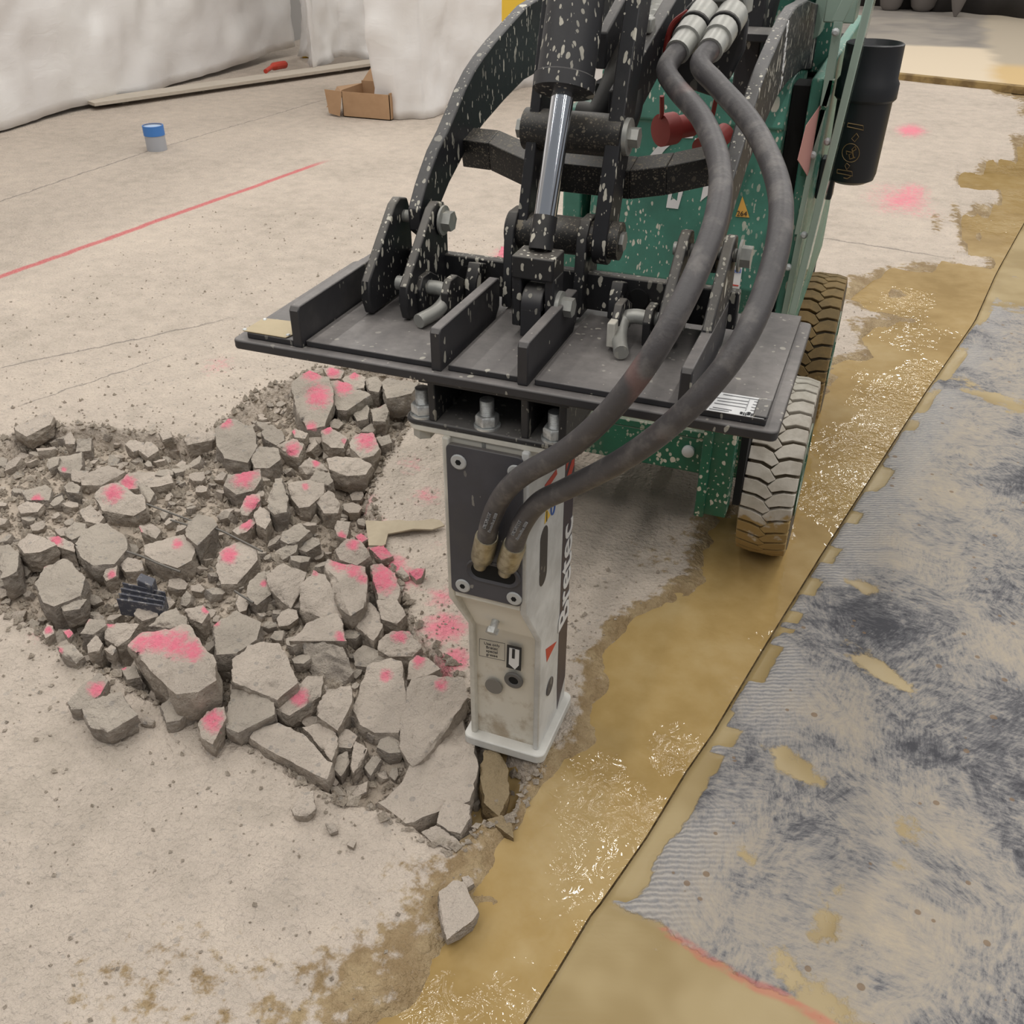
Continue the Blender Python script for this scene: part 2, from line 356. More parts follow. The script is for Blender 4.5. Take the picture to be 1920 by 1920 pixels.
xs = axis(-2.4, 1.25, .0135, -9, 7); ys = axis(-.95, 2.3, .0135, -4, 18)
X, Y = np.meshgrid(xs, ys); Z = ground(X, Y)
spots = [(700, 985, 40, 1.0), (760, 1085, 60, 1.0), (830, 1120, 55, .9), (835, 1175, 70, 1.2), (850, 1235, 50, 1.3), (800, 930, 55, .75), (770, 870, 60, .6), (735, 1060, 50, 1.1), (690, 935, 35, .8), (820, 1020, 40, .5),
         (1708, 245, 42, 1.2), (1640, 245, 25, 1.2), (1690, 375, 75, .95), (1650, 385, 60, .7), (1720, 360, 50, .9), (410, 685, 60, .62), (1310, 960, 60, .4), (640, 760, 80, .7), (940, 480, 40, .9), (80, 1190, 60, .55)]
pinkv = np.zeros_like(X)
for px, py, rad, a in spots:
    c = at(px, py, z=0)[:2]; e = at(px+rad, py, z=0)[:2]; g = at(px, py-rad*.6, z=0)[:2]
    u_ = (e-c); r1 = np.linalg.norm(u_); u_ /= r1; r2 = max(np.linalg.norm(g-c), r1)
    dx, dy = X-c[0], Y-c[1]; q = np.hypot((dx*u_[0]+dy*u_[1])/r1, (-dx*u_[1]+dy*u_[0])/r2); pinkv = np.maximum(pinkv, a*np.clip(1.15-q, 0, 1))
wr_ = .15+.27*sst(-Y, .1, .4); wetv = sst(pud(X, Y)/wr_, -1, .2)*(Y < 9.1)*.98
wetv = np.maximum(wetv, .55*sst(-np.hypot((X+.45)/.45, (Y+.75)/.35), -1, -.3)); wetv = np.maximum(wetv, .5*sst(-np.hypot((X-.05)/.3, (Y-.85)/.2), -1, -.4))
grid('floor', X, Y, Z, M['floor'], {'pink': pinkv, 'wet': wetv, 'pit': sst(sdist(X, Y, PIT), -.01, .05)}, 'dusty beige concrete floor with a broken-out pit, pink paint and mud stains', 'floor', 'structure')

# ------------------------------------------------------------------ muddy water
m = Mat('muddy_water', .6, 0, None, .0); p = m.pos()
n1 = m.noise(p, 2.2, 3, .55); n2 = m.noise(p, 14, 4, .6)
c_ = m.ramp(m.ma('ADD', m.ma('MULTIPLY', n1, .7), m.ma('MULTIPLY', n2, .3)), [(.35, lin(150, 124, 76)), (.5, lin(168, 142, 94)), (.65, lin(181, 158, 114))])
m.set('Base Color', c_)
reg = m.step(m.noise(p, 1.9, 2, .5), .42, .62); reg = m.ma('MAXIMUM', m.ma('MULTIPLY', reg, .22), m.attr('splash'))
rip = m.ma('ADD', m.noise(p, 24, 2, .5, 1.5), m.ma('MULTIPLY', m.noise(p, 9, 2, .5, .5), .8))
m.set('Coat Weight', 1.0); m.set('Coat Roughness', .03); m.set('Coat IOR', 1.6)
m.set('Coat Normal', m.n('ShaderNodeBump', {}, {'Strength': m.mapr(reg, 0, 1, -.0+.03, 1.0), 'Distance': .014, 'Height': rip}))
M['water'] = m.m
yy = axis(-.85, 2.4, .014, -1.5, 8.9); yy = yy[yy < 8.95]; t = np.linspace(0, 1, 70)
Y = np.repeat(yy[:, None], 70, 1); A = (leftx(yy)-.14)[:, None]; B = (seamx(yy)-.005)[:, None]
# keep the sheet out of the broken pit
X = A+(B-A)*t; pitd = sdist(X, Y, PIT)
Z = np.full_like(X, WATER)-.05*sst(pitd, -.01, .02)-.03*sst(A+.02-X, 0, .1)
spl = np.zeros_like(X)
for px, py, rx in [(1700, 560, 60), (1690, 760, 110), (1620, 840, 110), (1560, 930, 90), (1740, 700, 60), (1265, 1400, 70), (1110, 1500, 110), (1185, 1520, 80), (1130, 1450, 60), (1400, 1000, 40), (1530, 1130, 40), (820, 1880, 60), (940, 1850, 40), (1050, 1620, 30), (1440, 990, 60), (760, 1850, 50), (1000, 1890, 40), (900, 1885, 40), (1060, 1400, 22), (1150, 1460, 30)]:
    c = at(px, py, z=0)[:2]; e = np.linalg.norm(at(px+rx, py, z=0)[:2]-c); spl = np.maximum(spl, np.clip(1.5*(1-np.hypot(X-c[0], (Y-c[1])*.8)/e), 0, 1))
grid('muddy_puddle', X, Y, Z, M['water'], {'splash': spl}, 'brown muddy water lying in a long puddle along the floor joint', 'puddle', 'stuff')

# ------------------------------------------------------------------ grey slab with old adhesive, right of the joint
m = Mat('grey_adhesive_scarred_slab', .6, 0, None, .4); p = m.pos()
warp = m.n('ShaderNodeVectorMath', {'operation': 'ADD'}, {0: p, 1: m.sc(m.n('ShaderNodeTexNoise', {}, {'Vector': p, 'Scale': 3.0, 'Detail': 2.0}, 'Color'), (.35, .35, .35))})
big = m.noise(p, 2.1, 3, .6); mid = m.noise(warp, 9, 5, .7); 
cell = m.n('ShaderNodeTexVoronoi', {}, {'Vector': warp, 'Scale': 5.5, 'Randomness': 1.0}, 'Color')
ang = m.ma('MULTIPLY', m.n('ShaderNodeSeparateColor', {}, {0: cell}, 0), 3.14)
rot = m.n('ShaderNodeVectorRotate', {'rotation_type': 'Z_AXIS'}, {'Vector': p, 'Angle': ang})
scr = m.noise(m.sc(rot, (34, 120, 20)), 1.0, 4, .7); fine = m.noise(p, 130, 3, .7)
crunch = m.noise(warp, 26, 6, .78)
e_ = m.ma('ADD', m.ma('ADD', m.ma('MULTIPLY', big, .42), m.ma('MULTIPLY', crunch, .36)), m.ma('SUBTRACT', m.ma('MULTIPLY', scr, .22), m.ma('MULTIPLY', m.attr('stain'), .055)))
col = m.ramp(e_, [(.385, lin(60, 60, 66)), (.44, lin(98, 97, 100)), (.48, lin(132, 129, 127)), (.53, lin(156, 148, 138)), (.63, lin(174, 161, 142))])
rdg = m.wave(m.n('ShaderNodeMapping', {}, {'Vector': p, 'Rotation': (0, 0, R(-111))}), 26, 3.2, 2, 2.2); edge = m.attr('edge')
rmask = m.ma('MULTIPLY', edge, m.step(big, .40, .52))
col = m.mix(m.ma('MULTIPLY', rmask, .7), col, m.mix(rdg, lin(128, 128, 131), lin(178, 173, 168)))
mud = m.step(m.ma('ADD', m.attr('mud'), m.ma('MULTIPLY', m.ma('SUBTRACT', m.noise(p, 14, 5, .68), .5), 1.7)), .45, .7)
mcol = m.mix(m.step(m.noise(p, 3, 3), .4, .6), lin(150, 130, 90), lin(166, 147, 108))
drop = m.spots(p, 34, .3, .8); col = m.mix(m.ma('MULTIPLY', drop, .75), col, lin(120, 96, 70))
col = m.mix(mud, col, mcol)
red = m.step(m.ma('ADD', m.attr('red'), m.ma('MULTIPLY', m.ma('SUBTRACT', mid, .5), .7)), .5, .8); col = m.mix(m.ma('MULTIPLY', red, .55), col, lin(190, 96, 84))
m.set('Base Color', col); m.set('Roughness', m.mapr(mud, 0, 1, .62, .34))
hh = m.ma('ADD', m.ma('ADD', m.ma('MULTIPLY', scr, .8), m.ma('MULTIPLY', fine, .3)), m.ma('MULTIPLY', m.ma('MULTIPLY', rdg, rmask), .7))
hh = m.ma('MULTIPLY', hh, m.mapr(mud, 0, 1, 1, .06)); m.set('Normal', m.bump(hh, .5, .006)); M['slab'] = m.m
yy = axis(-.75, 1.6, .011, -1.6, 9.0); yy = yy[yy < 9.05]; tt = np.concatenate([[-.0001], axis(0, .95, .0125, -.001, 6)[1:]]); tt = np.unique(np.round(tt, 5))
Y = np.repeat(yy[:, None], len(tt), 1); T = np.repeat(tt[None], len(yy), 0); X = seamx(Y)+T
# width of the muddy ledge beside the joint: squarish notches
led = .004+.032*sst(fbm(X*0, Y, 13, 2, 41), .5, .53)+.012*sst(fbm(X*0, Y, 4, 2, 47), .55, .6); led = led*sst(Y, -.3, -.24)+.003
ledge = sst(led-T, -.004, .004)
wedge = GP([(1128, 1697), (1230, 1730), (1330, 1800), (1420, 1850), (1560, 1920), (1700, 2020), (1700, 2300), (800, 2300), (985, 1920)])
wd = sdist(X, Y, wedge)+(fbm(X, Y, 12, 3, 51)-.5)*.03
mudv = np.maximum(ledge*1.0, sst(wd, -.02, .01))
for px, py, rx, ry, a in [(1480, 1430, 95, 30, .85), (1640, 1250, 110, 28, .8), (1540, 1880, 200, 60, .75), (1700, 1600, 60, 160, .5), (1880, 750, 160, 20, .8), (1880, 480, 60, 40, 1.1), (1620, 1100, 50, 18, .7), (1400, 1600, 60, 30, .5), (1550, 1700, 50, 130, .62)]:
    c = at(px, py, z=0)[:2]; ex = np.linalg.norm(at(px+rx, py, z=0)[:2]-c); ey = np.linalg.norm(at(px, py-ry, z=0)[:2]-c)
    th = R(-35) if ry < rx else 0; dx, dy = X-c[0], Y-c[1]; mudv = np.maximum(mudv, a*np.clip(1.3-np.hypot((dx*math.cos(th)+dy*math.sin(th))/ex, (-dx*math.sin(th)+dy*math.cos(th))/ey), 0, 1))
mudv = np.maximum(mudv, sst(X-seamx(Y), 3.5, 4.5)*0+sst(Y, 3.0, 3.4)*.9)
Z = (fbm(X, Y, 9, 3, 61)-.5)*.003+.009*(1-np.clip(mudv, 0, 1))-.004
Z[:, 0] = -.07
stain = np.zeros_like(X)
for px, py, rx, ry in [(1890, 1340, 110, 90), (1790, 1690, 130, 100), (1850, 1480, 80, 70), (1560, 1390, 60, 20), (1640, 1620, 60, 40), (1900, 1600, 60, 90), (1750, 1420, 120, 40), (1680, 1180, 150, 40), (1500, 1560, 60, 30), (1650, 1840, 60, 60), (1880, 1130, 80, 40), (1900, 900, 60, 30)]:
    c = at(px, py, z=0)[:2]; ex = np.linalg.norm(at(px+rx, py, z=0)[:2]-c); ey = np.linalg.norm(at(px, py-ry, z=0)[:2]-c); dx, dy = X-c[0], Y-c[1]
    stain = np.maximum(stain, np.clip(1.2-np.hypot((dx*.935+dy*.355)/ex, (-dx*.355+dy*.935)/ey), 0, 1))
redv = np.clip(1-np.abs(wd-.0)/.03, 0, 1)*sst(X, .15, .3)*.9
grid('floor', X, Y, Z, M['slab'], {'mud': mudv, 'edge': sst(-T, -.2, -.06), 'red': redv, 'stain': stain}, 'grey slab right of the joint, scarred with old adhesive and mud', 'floor', 'structure')

# ------------------------------------------------------------------ far floor step, background
m = Mat('far_beige_screed', .75); p = m.pos(); yv = m.n('ShaderNodeSeparateXYZ', {}, {0: p}, 1); n_ = m.noise(p, .8, 3)
c_ = m.mix(m.step(m.ma('ADD', yv, m.ma('MULTIPLY', n_, .6)), 11.4, 11.7), lin(206, 190, 166), m.mix(m.step(n_, .4, .6), lin(128, 122, 116), lin(150, 142, 132)))
c_ = m.mix(m.step(m.ma('SUBTRACT', m.n('ShaderNodeSeparateXYZ', {}, {0: p}, 0), m.ma('MULTIPLY', n_, .6)), .75, .95), c_, m.mix(m.step(yv, 9.9, 10.4), lin(196, 168, 120), lin(170, 158, 140)))
m.set('Base Color', c_); M['screed'] = m.m
a = at(1560, 136, z=0); b = at(2000, 183, z=0); d = (b-a)/(b-a)[0]
MB().pz([tuple((a-d*5)[:2]), tuple((a+d*6)[:2]), (6.5, 18), (-5, 18)], -.02, .05).build('floor', M['screed'], None)
tag(bpy.data.objects['floor.002'], 'raised beige screed floor beyond the brown edge strip', 'floor', None, 'structure')
m = Mat('brown_wet_timber_edge', .6); p = m.pos(); m.set('Base Color', m.mix(m.step(m.noise(p, 6, 3), .4, .6), lin(110, 88, 52), lin(146, 122, 76))); M['edgewood'] = m.m
q = [a-d*4.9, a+d*5.9]; o_ = MB().slab([(q[0][0], q[0][1]-.03, .052), (q[1][0], q[1][1]-.03, .052), (q[1][0], q[1][1]+.05, .056), (q[0][0], q[0][1]+.05, .056)], (0, 0, -.06)).build('edge_board', M['edgewood'], None)
tag(o_, 'brown edge board along the far floor step', 'board')
m = Mat('white_plastic_sheeting', .5, 0, None, .4); p = m.pos(); wv = m.noise(m.n('ShaderNodeMapping', {}, {'Vector': p, 'Rotation': (R(20), 0, 0), 'Scale': (1, 1, 2.2)}), 5, 4, .6, .6)
m.set('Base Color', m.mix(m.step(m.noise(p, 1.2, 3), .4, .62), lin(226, 223, 221), lin(234, 232, 230))); m.set('Normal', m.bump(wv, .16, .03)); M['sheet'] = m.m
def sheet(name, path, ztop, zbot, amp, freq, seed, label, cat, lean=0.0, n=150, nz_=46):
    path = np.array(path, float); L = np.r_[0, np.cumsum(np.hypot(*np.diff(path, axis=0).T))]; s = np.linspace(0, L[-1], n)
    x = np.interp(s, L, path[:, 0]); y = np.interp(s, L, path[:, 1]); tx = np.gradient(x); ty = np.gradient(y); l = np.hypot(tx, ty); nx_, ny_ = ty/l, -tx/l
    k = 7; ker = np.ones(k)/k; nx_ = np.convolve(np.pad(nx_, k//2, 'edge'), ker, 'valid'); ny_ = np.convolve(np.pad(ny_, k//2, 'edge'), ker, 'valid')
    zb = zbot(s) if callable(zbot) else np.full(n, zbot); v = np.linspace(0, 1, nz_)[:, None]
    S = s[None]+0*v; Zg = zb[None]+(ztop-zb[None])*v
    off = amp*(fbm(S+Zg*.25, Zg*.5, freq, 4, seed)-.5)*2+amp*.5*(fbm(S+Zg*.6, Zg*1.3-S, freq*2.2, 3, seed+9)-.5)*2-lean*Zg
    Xg = x[None]+nx_[None]*off; Yg = y[None]+ny_[None]*off
    o = grid(name, Xg, Yg, Zg, M['sheet']); b_ = o.modifiers.new('thickness', 'SOLIDIFY'); b_.thickness = .003
    return tag(o, label, cat)
G = lambda px, py: tuple(at(px, py, z=0)[:2])
MB().box(-6.5, -6.4, -4, 18, 0, 4.5).build('wall_left', Mat('grey_plaster', .9, 0, lin(170, 168, 166)).m)['kind'] = 'structure'
tag(bpy.data.objects['wall_left'], 'grey plaster wall behind the plastic sheeting', 'wall')
sheet('plastic_sheet', [(-5.95, .5), (-5.93, 2.5), G(0, 252), G(180, 203), (-5.85, 6.9), G(560, 104)], 3.4, lambda s: .015+.06*sst(s, 6.3, 7.6)+.02*np.sin(s*1.7)**2, .1, 1.1, 3, 'long white plastic sheet covering the left wall', 'plastic sheet', .03)
sheet('plastic_sheet', [(-5.6, 8.2), G(588, 140), G(640, 122), G(720, 118), (-3.6, 9.3)], 3.4, lambda s: .03+.05*np.sin(s*3)**2, .13, 1.7, 13, 'creased white plastic sheet bagging down between wall and wrapped stack', 'plastic sheet', .02)
ws = sheet('wrapped_stack', [(-4.05, 7.3), (-3.62, 6.1), G(694, 221), G(745, 228), G(800, 226), G(868, 196), G(985, 166), (-1.2, 8.3)], 3.2, .006, .085, 1.6, 23, 'stack wrapped in white plastic, standing behind the left boom arm', 'wrapped stack', .02)
c = at(985, 52, y=6.2); s3 = MB()
s3.box(-.18, .18, -.006, .006, -.17, .12); sg = s3.build('warning_sign', M['yellowprint'], None)
sg.location = Vector(c)+Vector((0, -.0, 0)); sg.rotation_euler = (R(-2), 0, R(12)); tag(sg, 'yellow sign with black print on the white wrapped stack', 'sign')
ORG[sg] = Vector((0, 0, 0)); t_ = text_obj('N', 'lettering', M['blackprint'], None, (-.05, -.0065, -.1), (1, 0, 0), (0, 0, 1), .13); t_.parent = sg; t_.location = ORG[t_]
# low board with a dark gap in front of the sheeting
A_ = np.array(G(180, 208)); B_ = np.array(G(705, 130)); d_ = (B_-A_)/np.linalg.norm(B_-A_); n_ = np.array([-d_[1], d_[0]])
brd = MB()
P4 = [A_, B_+d_*.6, B_+d_*.6+n_*.22, A_+n_*.22]; brd.pz([tuple(v) for v in P4], .035, .06)
m = Mat('grey_timber', .8); p = m.pos(); m.set('Base Color', m.mix(m.noise(m.sc(p, (1, 6, 6)), 4, 4), lin(176, 166, 152), lin(200, 190, 176))); M['timber'] = m.m
bo = brd.build('floor_board', M['timber'], None); tag(bo, 'long grey board along the foot of the plastic sheeting', 'board')
for k in range(5):
    c = A_+d_*(.3+k*.75)+n_*.15; MB().box(c[0]-.04, c[0]+.04, c[1]-.04, c[1]+.04, -.001, .036).build('packer', M['timber'], bo)
tag(MB().tube(spline([tuple(G(500, 150))+(.075,), tuple(G(515, 143))+(.085,), tuple(G(540, 136))+(.075,)], 6), [.02]*6+[.035]*6+[.01], 10).build('red_strap', M['redprint'], None), 'short red strap lying on the board by the sheeting', 'strap')
q = at(566, 104, z=.02); tag(MB().lathe([(.03, 0), (.05, .1), (.05, .8), (.02, 1)], q, q+np.array([.12, .06, .06]), 12).build('cap_piece', M['yellowprint'], None), 'small yellow plastic piece tucked under the sheeting', 'plastic piece')
# cardboard box
m = Mat('brown_cardboard', .85); p = m.pos(); m.set('Base Color', m.mix(m.noise(p, 12, 3), lin(158, 124, 92), lin(184, 150, 116))); M['card'] = m.m
b0 = at(640, 219, z=0); bx = empty('cardboard_box', (b0[0]+.05, b0[1]+.1, 0), 'open brown cardboard box on the floor beside the wrapped stack', 'box')
x0, x1, y0, y1 = b0[0]+.02, b0[0]+.44, b0[1], b0[1]+.34
MB().box(x0, x1, y0, y1, .004, .009).build('bottom', M['card'], bx)
for nm, q in (('side_panel', (x0, x1, y0, y0+.005, .004, .19)), ('side_panel', (x0, x1, y1-.005, y1, .004, .22)), ('side_panel', (x0, x0+.005, y0, y1, .004, .2)), ('side_panel', (x1-.005, x1, y0, y1, .004, .2))): MB().box(*q).build(nm, M['card'], bx)
MB().slab([(x0, y0, .19), (x0, y1, .2), (x0-.2, y1-.06, .17), (x0-.16, y0+.02, .06)], (0, 0, -.005)).build('flap', M['card'], bx)
MB().slab([(x0+.01, y1, .22), (x1, y1, .22), (x1, y1+.1, .33), (x0+.06, y1+.1, .33)], (0, .005, 0)).build('flap', M['card'], bx)
MB().slab([(x0, y0, .19), (x0-.02, y0-.03, .01), (x0-.13, y0+.0, .02), (x0-.17, y0+.03, .19)], (.004, .004, 0)).build('flap', M['card'], bx)
# pipe stub with blue tape
g = at(295, 281, z=0); pi = empty('pipe_stub', (g[0], g[1], 0), 'grey pipe stub with blue tape round its top, left floor', 'pipe')
r_ = .068; MB().lathe([(r_, 0), (r_, 1), (r_-.006, 1), (r_-.006, .5)], (g[0], g[1], -.03), (g[0], g[1], .16), 24).build('pipe', Mat('grey_plastic_pipe', .5, 0, lin(168, 170, 176)).m, pi)
m = Mat('blue_tape', .5, 0, lin(66, 124, 196)); MB().lathe([(r_-.004, 0), (r_+.003, 0), (r_+.003, 1), (r_-.004, 1)], (g[0], g[1], .1), (g[0], g[1], .164), 24, False).build('tape', m.m, pi)
MB().lathe([(r_-.004, 0), (r_-.004, 1)], (g[0], g[1], .15), (g[0], g[1], .155), 24).build('cap', Mat('pale_tape', .6, 0, lin(176, 196, 222)).m, pi)
# dark things at the far end
m = Mat('black_far_curtain', .8, 0, lin(46, 42, 40)); ca = at(1600, 10, z=.05); cb = at(1990, 38, z=.05); e = (cb-ca)/(cb-ca)[0]
q0, q1 = ca-e*2.5, cb+e*3; n = 120; s_ = np.linspace(0, 1, n); S, V_ = np.meshgrid(s_, np.linspace(0, 1, 12)); wob = .08*np.sin(S*95)+.06*np.sin(S*41)
o_ = grid('black_curtain', q0[0]+(q1[0]-q0[0])*S, q0[1]+(q1[1]-q0[1])*S+wob, .05+2.4*V_, m.m); o_.modifiers.new('thickness', 'SOLIDIFY').thickness = .01
tag(o_, 'long black curtain across the far end of the floor', 'curtain')
grey = Mat('grey_sack', .8, 0, lin(112, 106, 102)).m
for px, py, r_, kind in ((1672, 9, .2, 0), (1730, 11, .22, 0), (1791, 21, .2, 1)):
    c = at(px, py, z=.07); pr_ = [(.02, 0), (r_*.3, .1), (r_*.75, .45), (r_, .85), (r_*.9, 1)] if kind else [(.1, 0), (r_*.7, .06), (r_, .35), (r_, .8), (r_*.6, 1)]
    tag(MB().lathe(pr_, (c[0], c[1]-.5, .055), (c[0], c[1]-.5, .9), 18).build('hanging_sack', grey, None), ['grey sack left of the row before the black curtain', 'grey sack in the middle before the black curtain', 'pointed grey sack right of the row before the black curtain'][(1672, 1730, 1791).index(px)], 'sack', 'sacks at the far end')
# ------------------------------------------------------------------ compact loader
LD = empty('compact_loader', (-.1, 1.4, 0), 'green compact wheel loader with black boom arms, carrying the breaker', 'loader')
# boom arms: one side profile (y, z), used on both sides
ARM = [tuple(at(px, py, x=-.372)[1:]) for px, py in [(960, 43), (930, 77), (907, 107), (890, 133), (873, 167), (857, 207), (840, 247), (822, 283), (810, 317), (800, 347), (787, 395)]]
ARMI = [tuple(at(px, py, x=-.372)[1:]) for px, py in [(823, 392), (843, 343), (867, 297), (880, 270), (907, 233), (947, 187), (983, 150)]]
prof = [(1.45, 1.30), (1.42, 1.335), (1.0, 1.385), (.80, 1.392), (.70, 1.382)]+ARM+[(.165, 1.075), (.19, 1.058), (.22, 1.06)]+ARMI+[(.85, 1.25), (1.1, 1.235), (1.42, 1.19), (1.45, 1.21)]
armL = MB().px(prof, -.396, -.372).build('boom_arm', M['blackstreak'], LD, .003, 'left boom arm')
armR = MB().px(prof, .126, .150).build('boom_arm', M['blackstreak'], LD, .003, 'right boom arm')
text_obj('SHERPA', 'lettering', M['whiteprint'], armR, (.1508, .70, 1.318), (0, .35, -1), (0, 1, .35), .036, 'white lettering', bold=.0006)
# cross bar between the arms (bent flat)
cb = [(at(862, 262, y=.36)), (at(915, 268, y=.34)), (at(985, 300, y=.30)), (at(1180, 320, y=.29)), (at(1250, 312, y=.31)), (at(1345, 292, y=.36))]
tp = [np.array(p) for p in cb]; b_ = MB()
for p, q in zip(tp[:-1], tp[1:]):
    d = np.array([0, .012, -.052]); th = np.array([0, .055, .012]); b_.add([p, q, q+d, p+d, p+th, q+th, q+d+th, p+d+th], [(0, 1, 2, 3), (7, 6, 5, 4), (0, 4, 5, 1), (3, 2, 6, 7), (0, 3, 7, 4), (1, 5, 6, 2)])
b_.build('cross_bar', M['grime'], LD, .002)
# quick-hitch back plate, lugs, links
QY = .205
bp = MB().box(-.43, .19, QY, QY+.022, .958, 1.025); QH = bp.build('hitch_plate', M['blackspl'], LD, .003)
for x in (-.30, .02): MB().cyl((x, QY-.006, .992), (x, QY+.001, .992), .018, n=20).build('bush', M['dark'], QH)
lug = [(.20, .955), (.055, .955), (.045, .985), (.05, 1.015), (.10, 1.06), (.165, 1.118), (.185, 1.125), (.212, 1.118), (.222, 1.095), (.222, .96)]
for x in (-.437, -.364, .086, .158): MB().px(lug, x, x+.017).build('lug', M['blackspl'], LD, .003)
for x0, x1, s in ((-.446, -.344, 1), (.075, .182, 1)):
    bt = MB().cyl((x0, .195, 1.09), (x1, .195, 1.09), .011); bt.cyl((x1, .195, 1.09), (x1+.004, .195, 1.09), .026, n=20); bt.lathe([(.018, 0), (.018, 1)], (x1+.003, .195, 1.09), (x1+.02, .195, 1.09), 6); bt.build('pivot_bolt', M['steelgrey'], LD)
# locking pins with bent handles and their ears
for sx, xx in ((1, -.345), (-1, .065)):
    ears = []
    for dx in (.0, .052): MB().px([(.16, .958), (.085, .958), (.08, 1.0), (.095, 1.02), (.125, 1.02), (.16, 1.0)], xx+sx*dx-.007, xx+sx*dx+.007).build('pin_ear', M['blackspl'], LD, .002)
    x0 = xx-sx*.055; x1 = xx+sx*.03
    MB().tube(spline([(x0, .115, .995), (xx, .115, .995), (x1, .115, .995), (x1+sx*.016, .108, .988), (x1+sx*.012, .075, .972), (x1-sx*.004, .03, .966)], 5), .0125, 14).build('locking_pin', M['steelgrey'], LD)
MB().box(.005, .018, .06, .15, .958, 1.0).build('stop_block', M['cream'], LD, .002)
hk = [(.20, 1.02), (.17, 1.03), (.15, 1.0), (.15, .97), (.165, .965), (.175, 1.0), (.2, 1.005)]
MB().px(hk, -.285, -.262).build('hook', M['blackspl'], LD, .002); MB().px(hk, -.02, -.0).build('hook', M['blackspl'], LD, .002)
# inner tilt links (two bars), tubes and bolts
def link_bar(pa, pb, ya, yb, w_, dpt):
    a = at(*pa, y=ya); b = at(*pb, y=yb); x0 = (a[0]+b[0])/2
    a2 = (ya, a[2]); b2 = (yb, b[2])
    d = np.array([b2[0]-a2[0], b2[1]-a2[1]]); L = np.linalg.norm(d); d /= L; n = np.array([d[1], -d[0]])
    pts = []
    for k in range(9): q = R(180+180*k/8); pts.append(np.array(a2)+n*dpt/2+(math.cos(q)*n*-1*dpt/2)*-1*-1+math.sin(q)*d*dpt/2)
    pts = [np.array(a2)+n*dpt*.5+dpt*.5*(math.cos(R(180-180*k/8))*n-math.sin(R(180*k/8))*d) for k in range(9)]
    pts += [np.array(b2)+n*dpt+d*.25, np.array(b2)+d*.25]
    return MB().px([tuple(p) for p in pts], x0-w_/2, x0+w_/2), x0
lb, xl = link_bar((975, 425), (1022, 60), .2, .30, .019, .07); lb.build('tilt_link', M['blackstreak'], LD, .002)
rb, xr = link_bar((1128, 455), (1172, 60), .19, .30, .026, .07); rb.build('tilt_link', M['blackstreak'], LD, .002)
zt = at(1060, 442, y=.22)[2]; z2 = at(1060, 248, y=.27)[2]
MB().cyl((xl-.03, .225, zt), (xr+.03, .225, zt), .032, n=24).build('pivot_tube', M['grime'], LD)
MB().cyl((xl-.02, .275, z2), (xr+.01, .275, z2), .034, n=24).build('pivot_tube', M['grime'], LD)
for z, y in ((zt, .225), (z2, .275)):
    for x, s in ((xr+.013, 1), (xl-.01, -1)):
        q = MB().cyl((x, y, z), (x+s*.008, y, z), .03, n=22); q.lathe([(.017, 0), (.017, 1)], (x+s*.007, y, z), (x+s*.024, y, z), 6); q.build('link_bolt', M['steelgrey'], LD)
for x in (xl-.012, xr-.024): MB().px([(.17, .955), (.26, .955), (.262, zt+.01), (.245, zt+.036), (.205, zt+.036), (.185, zt+.01)], x-.014, x+.004).build('link_bracket', M['blackspl'], LD, .002)
# diagonal strut from the right link up to the coupler bracket
pa = at(1150, 230, y=.33); pb = at(1290, -30, y=.62); d = pb-pa
MB().slab([pa+(-.012, 0, -.05), pb+(-.012, 0, -.05), pb+(-.012, 0, .03), pa+(-.012, .0, .05)], (.024, 0, 0)).build('strut', M['black'], LD, .003)
pa = at(1115, 130, y=.45); pb = at(1190, -20, y=.6); MB().slab([pa, pb, pb+(0, 0, .05), pa+(0, 0, .06)], (.02, 0, 0)).build('strut', M['black'], LD, .003)
MB().tube(spline([at(1085, 215, y=.42), at(1120, 215, y=.42), at(1150, 160, y=.45), at(1165, 110, y=.5), at(1190, 70, y=.55)], 6), .024).build('rubber_boot', M['rubber'], LD)
MB().tube(spline([at(1150, 255, y=.36), at(1172, 235, y=.37), at(1185, 190, y=.4), at(1178, 130, y=.45)], 6), .02).build('link_hose', M['rubber'], LD)
q = at(1198, 48, y=.45); MB().box(q[0]-.022, q[0]+.022, q[1], q[1]+.03, q[2]-.012, q[2]+.012).build('clamp_block', M['steelgrey'], LD, .003)
MB().tube(spline([at(1205, 70, y=.5), at(1225, 45, y=.52), at(1235, 15, y=.56), at(1215, -20, y=.6)], 6), [.02+.003*(k % 2) for k in range(19)]).build('ribbed_sleeve', M['steelgrey'], LD)
# tilt cylinder
p0 = at(1022, 410, y=.125); p1 = at(1058, 160, y=.215); d = (p1-p0); u1 = d/np.linalg.norm(d)
TC = MB().lathe([(.044, 0), (.05, .004), (.05, .05), (.046, .056), (.046, 1)], p1-u1*.012, p1+u1*.46, 28).build('cylinder_barrel', M['blackstreak'], LD)
MB().cyl(p0, p1, .0185, n=28).build('cylinder_rod', M['chrome'], LD)
MB().cyl(p0-u1*.05, p0+u1*.004, .02, n=24).build('rod_collar', M['blackspl'], TC)
cl = p0-u1*.055; bz = at(1040, 543, y=.085)
kx = cl[0]; ky = cl[1]-.01
head = MB().box(kx-.036, kx+.036, ky-.028, ky+.03, cl[2]-.034, cl[2]+.004)
for s in (-1, 1): head.box(kx+s*.0285-.0085, kx+s*.0285+.0085, ky-.024, ky+.026, cl[2]-.118, cl[2]-.03)
head.build('clevis', M['blackspl'], LD, .003)
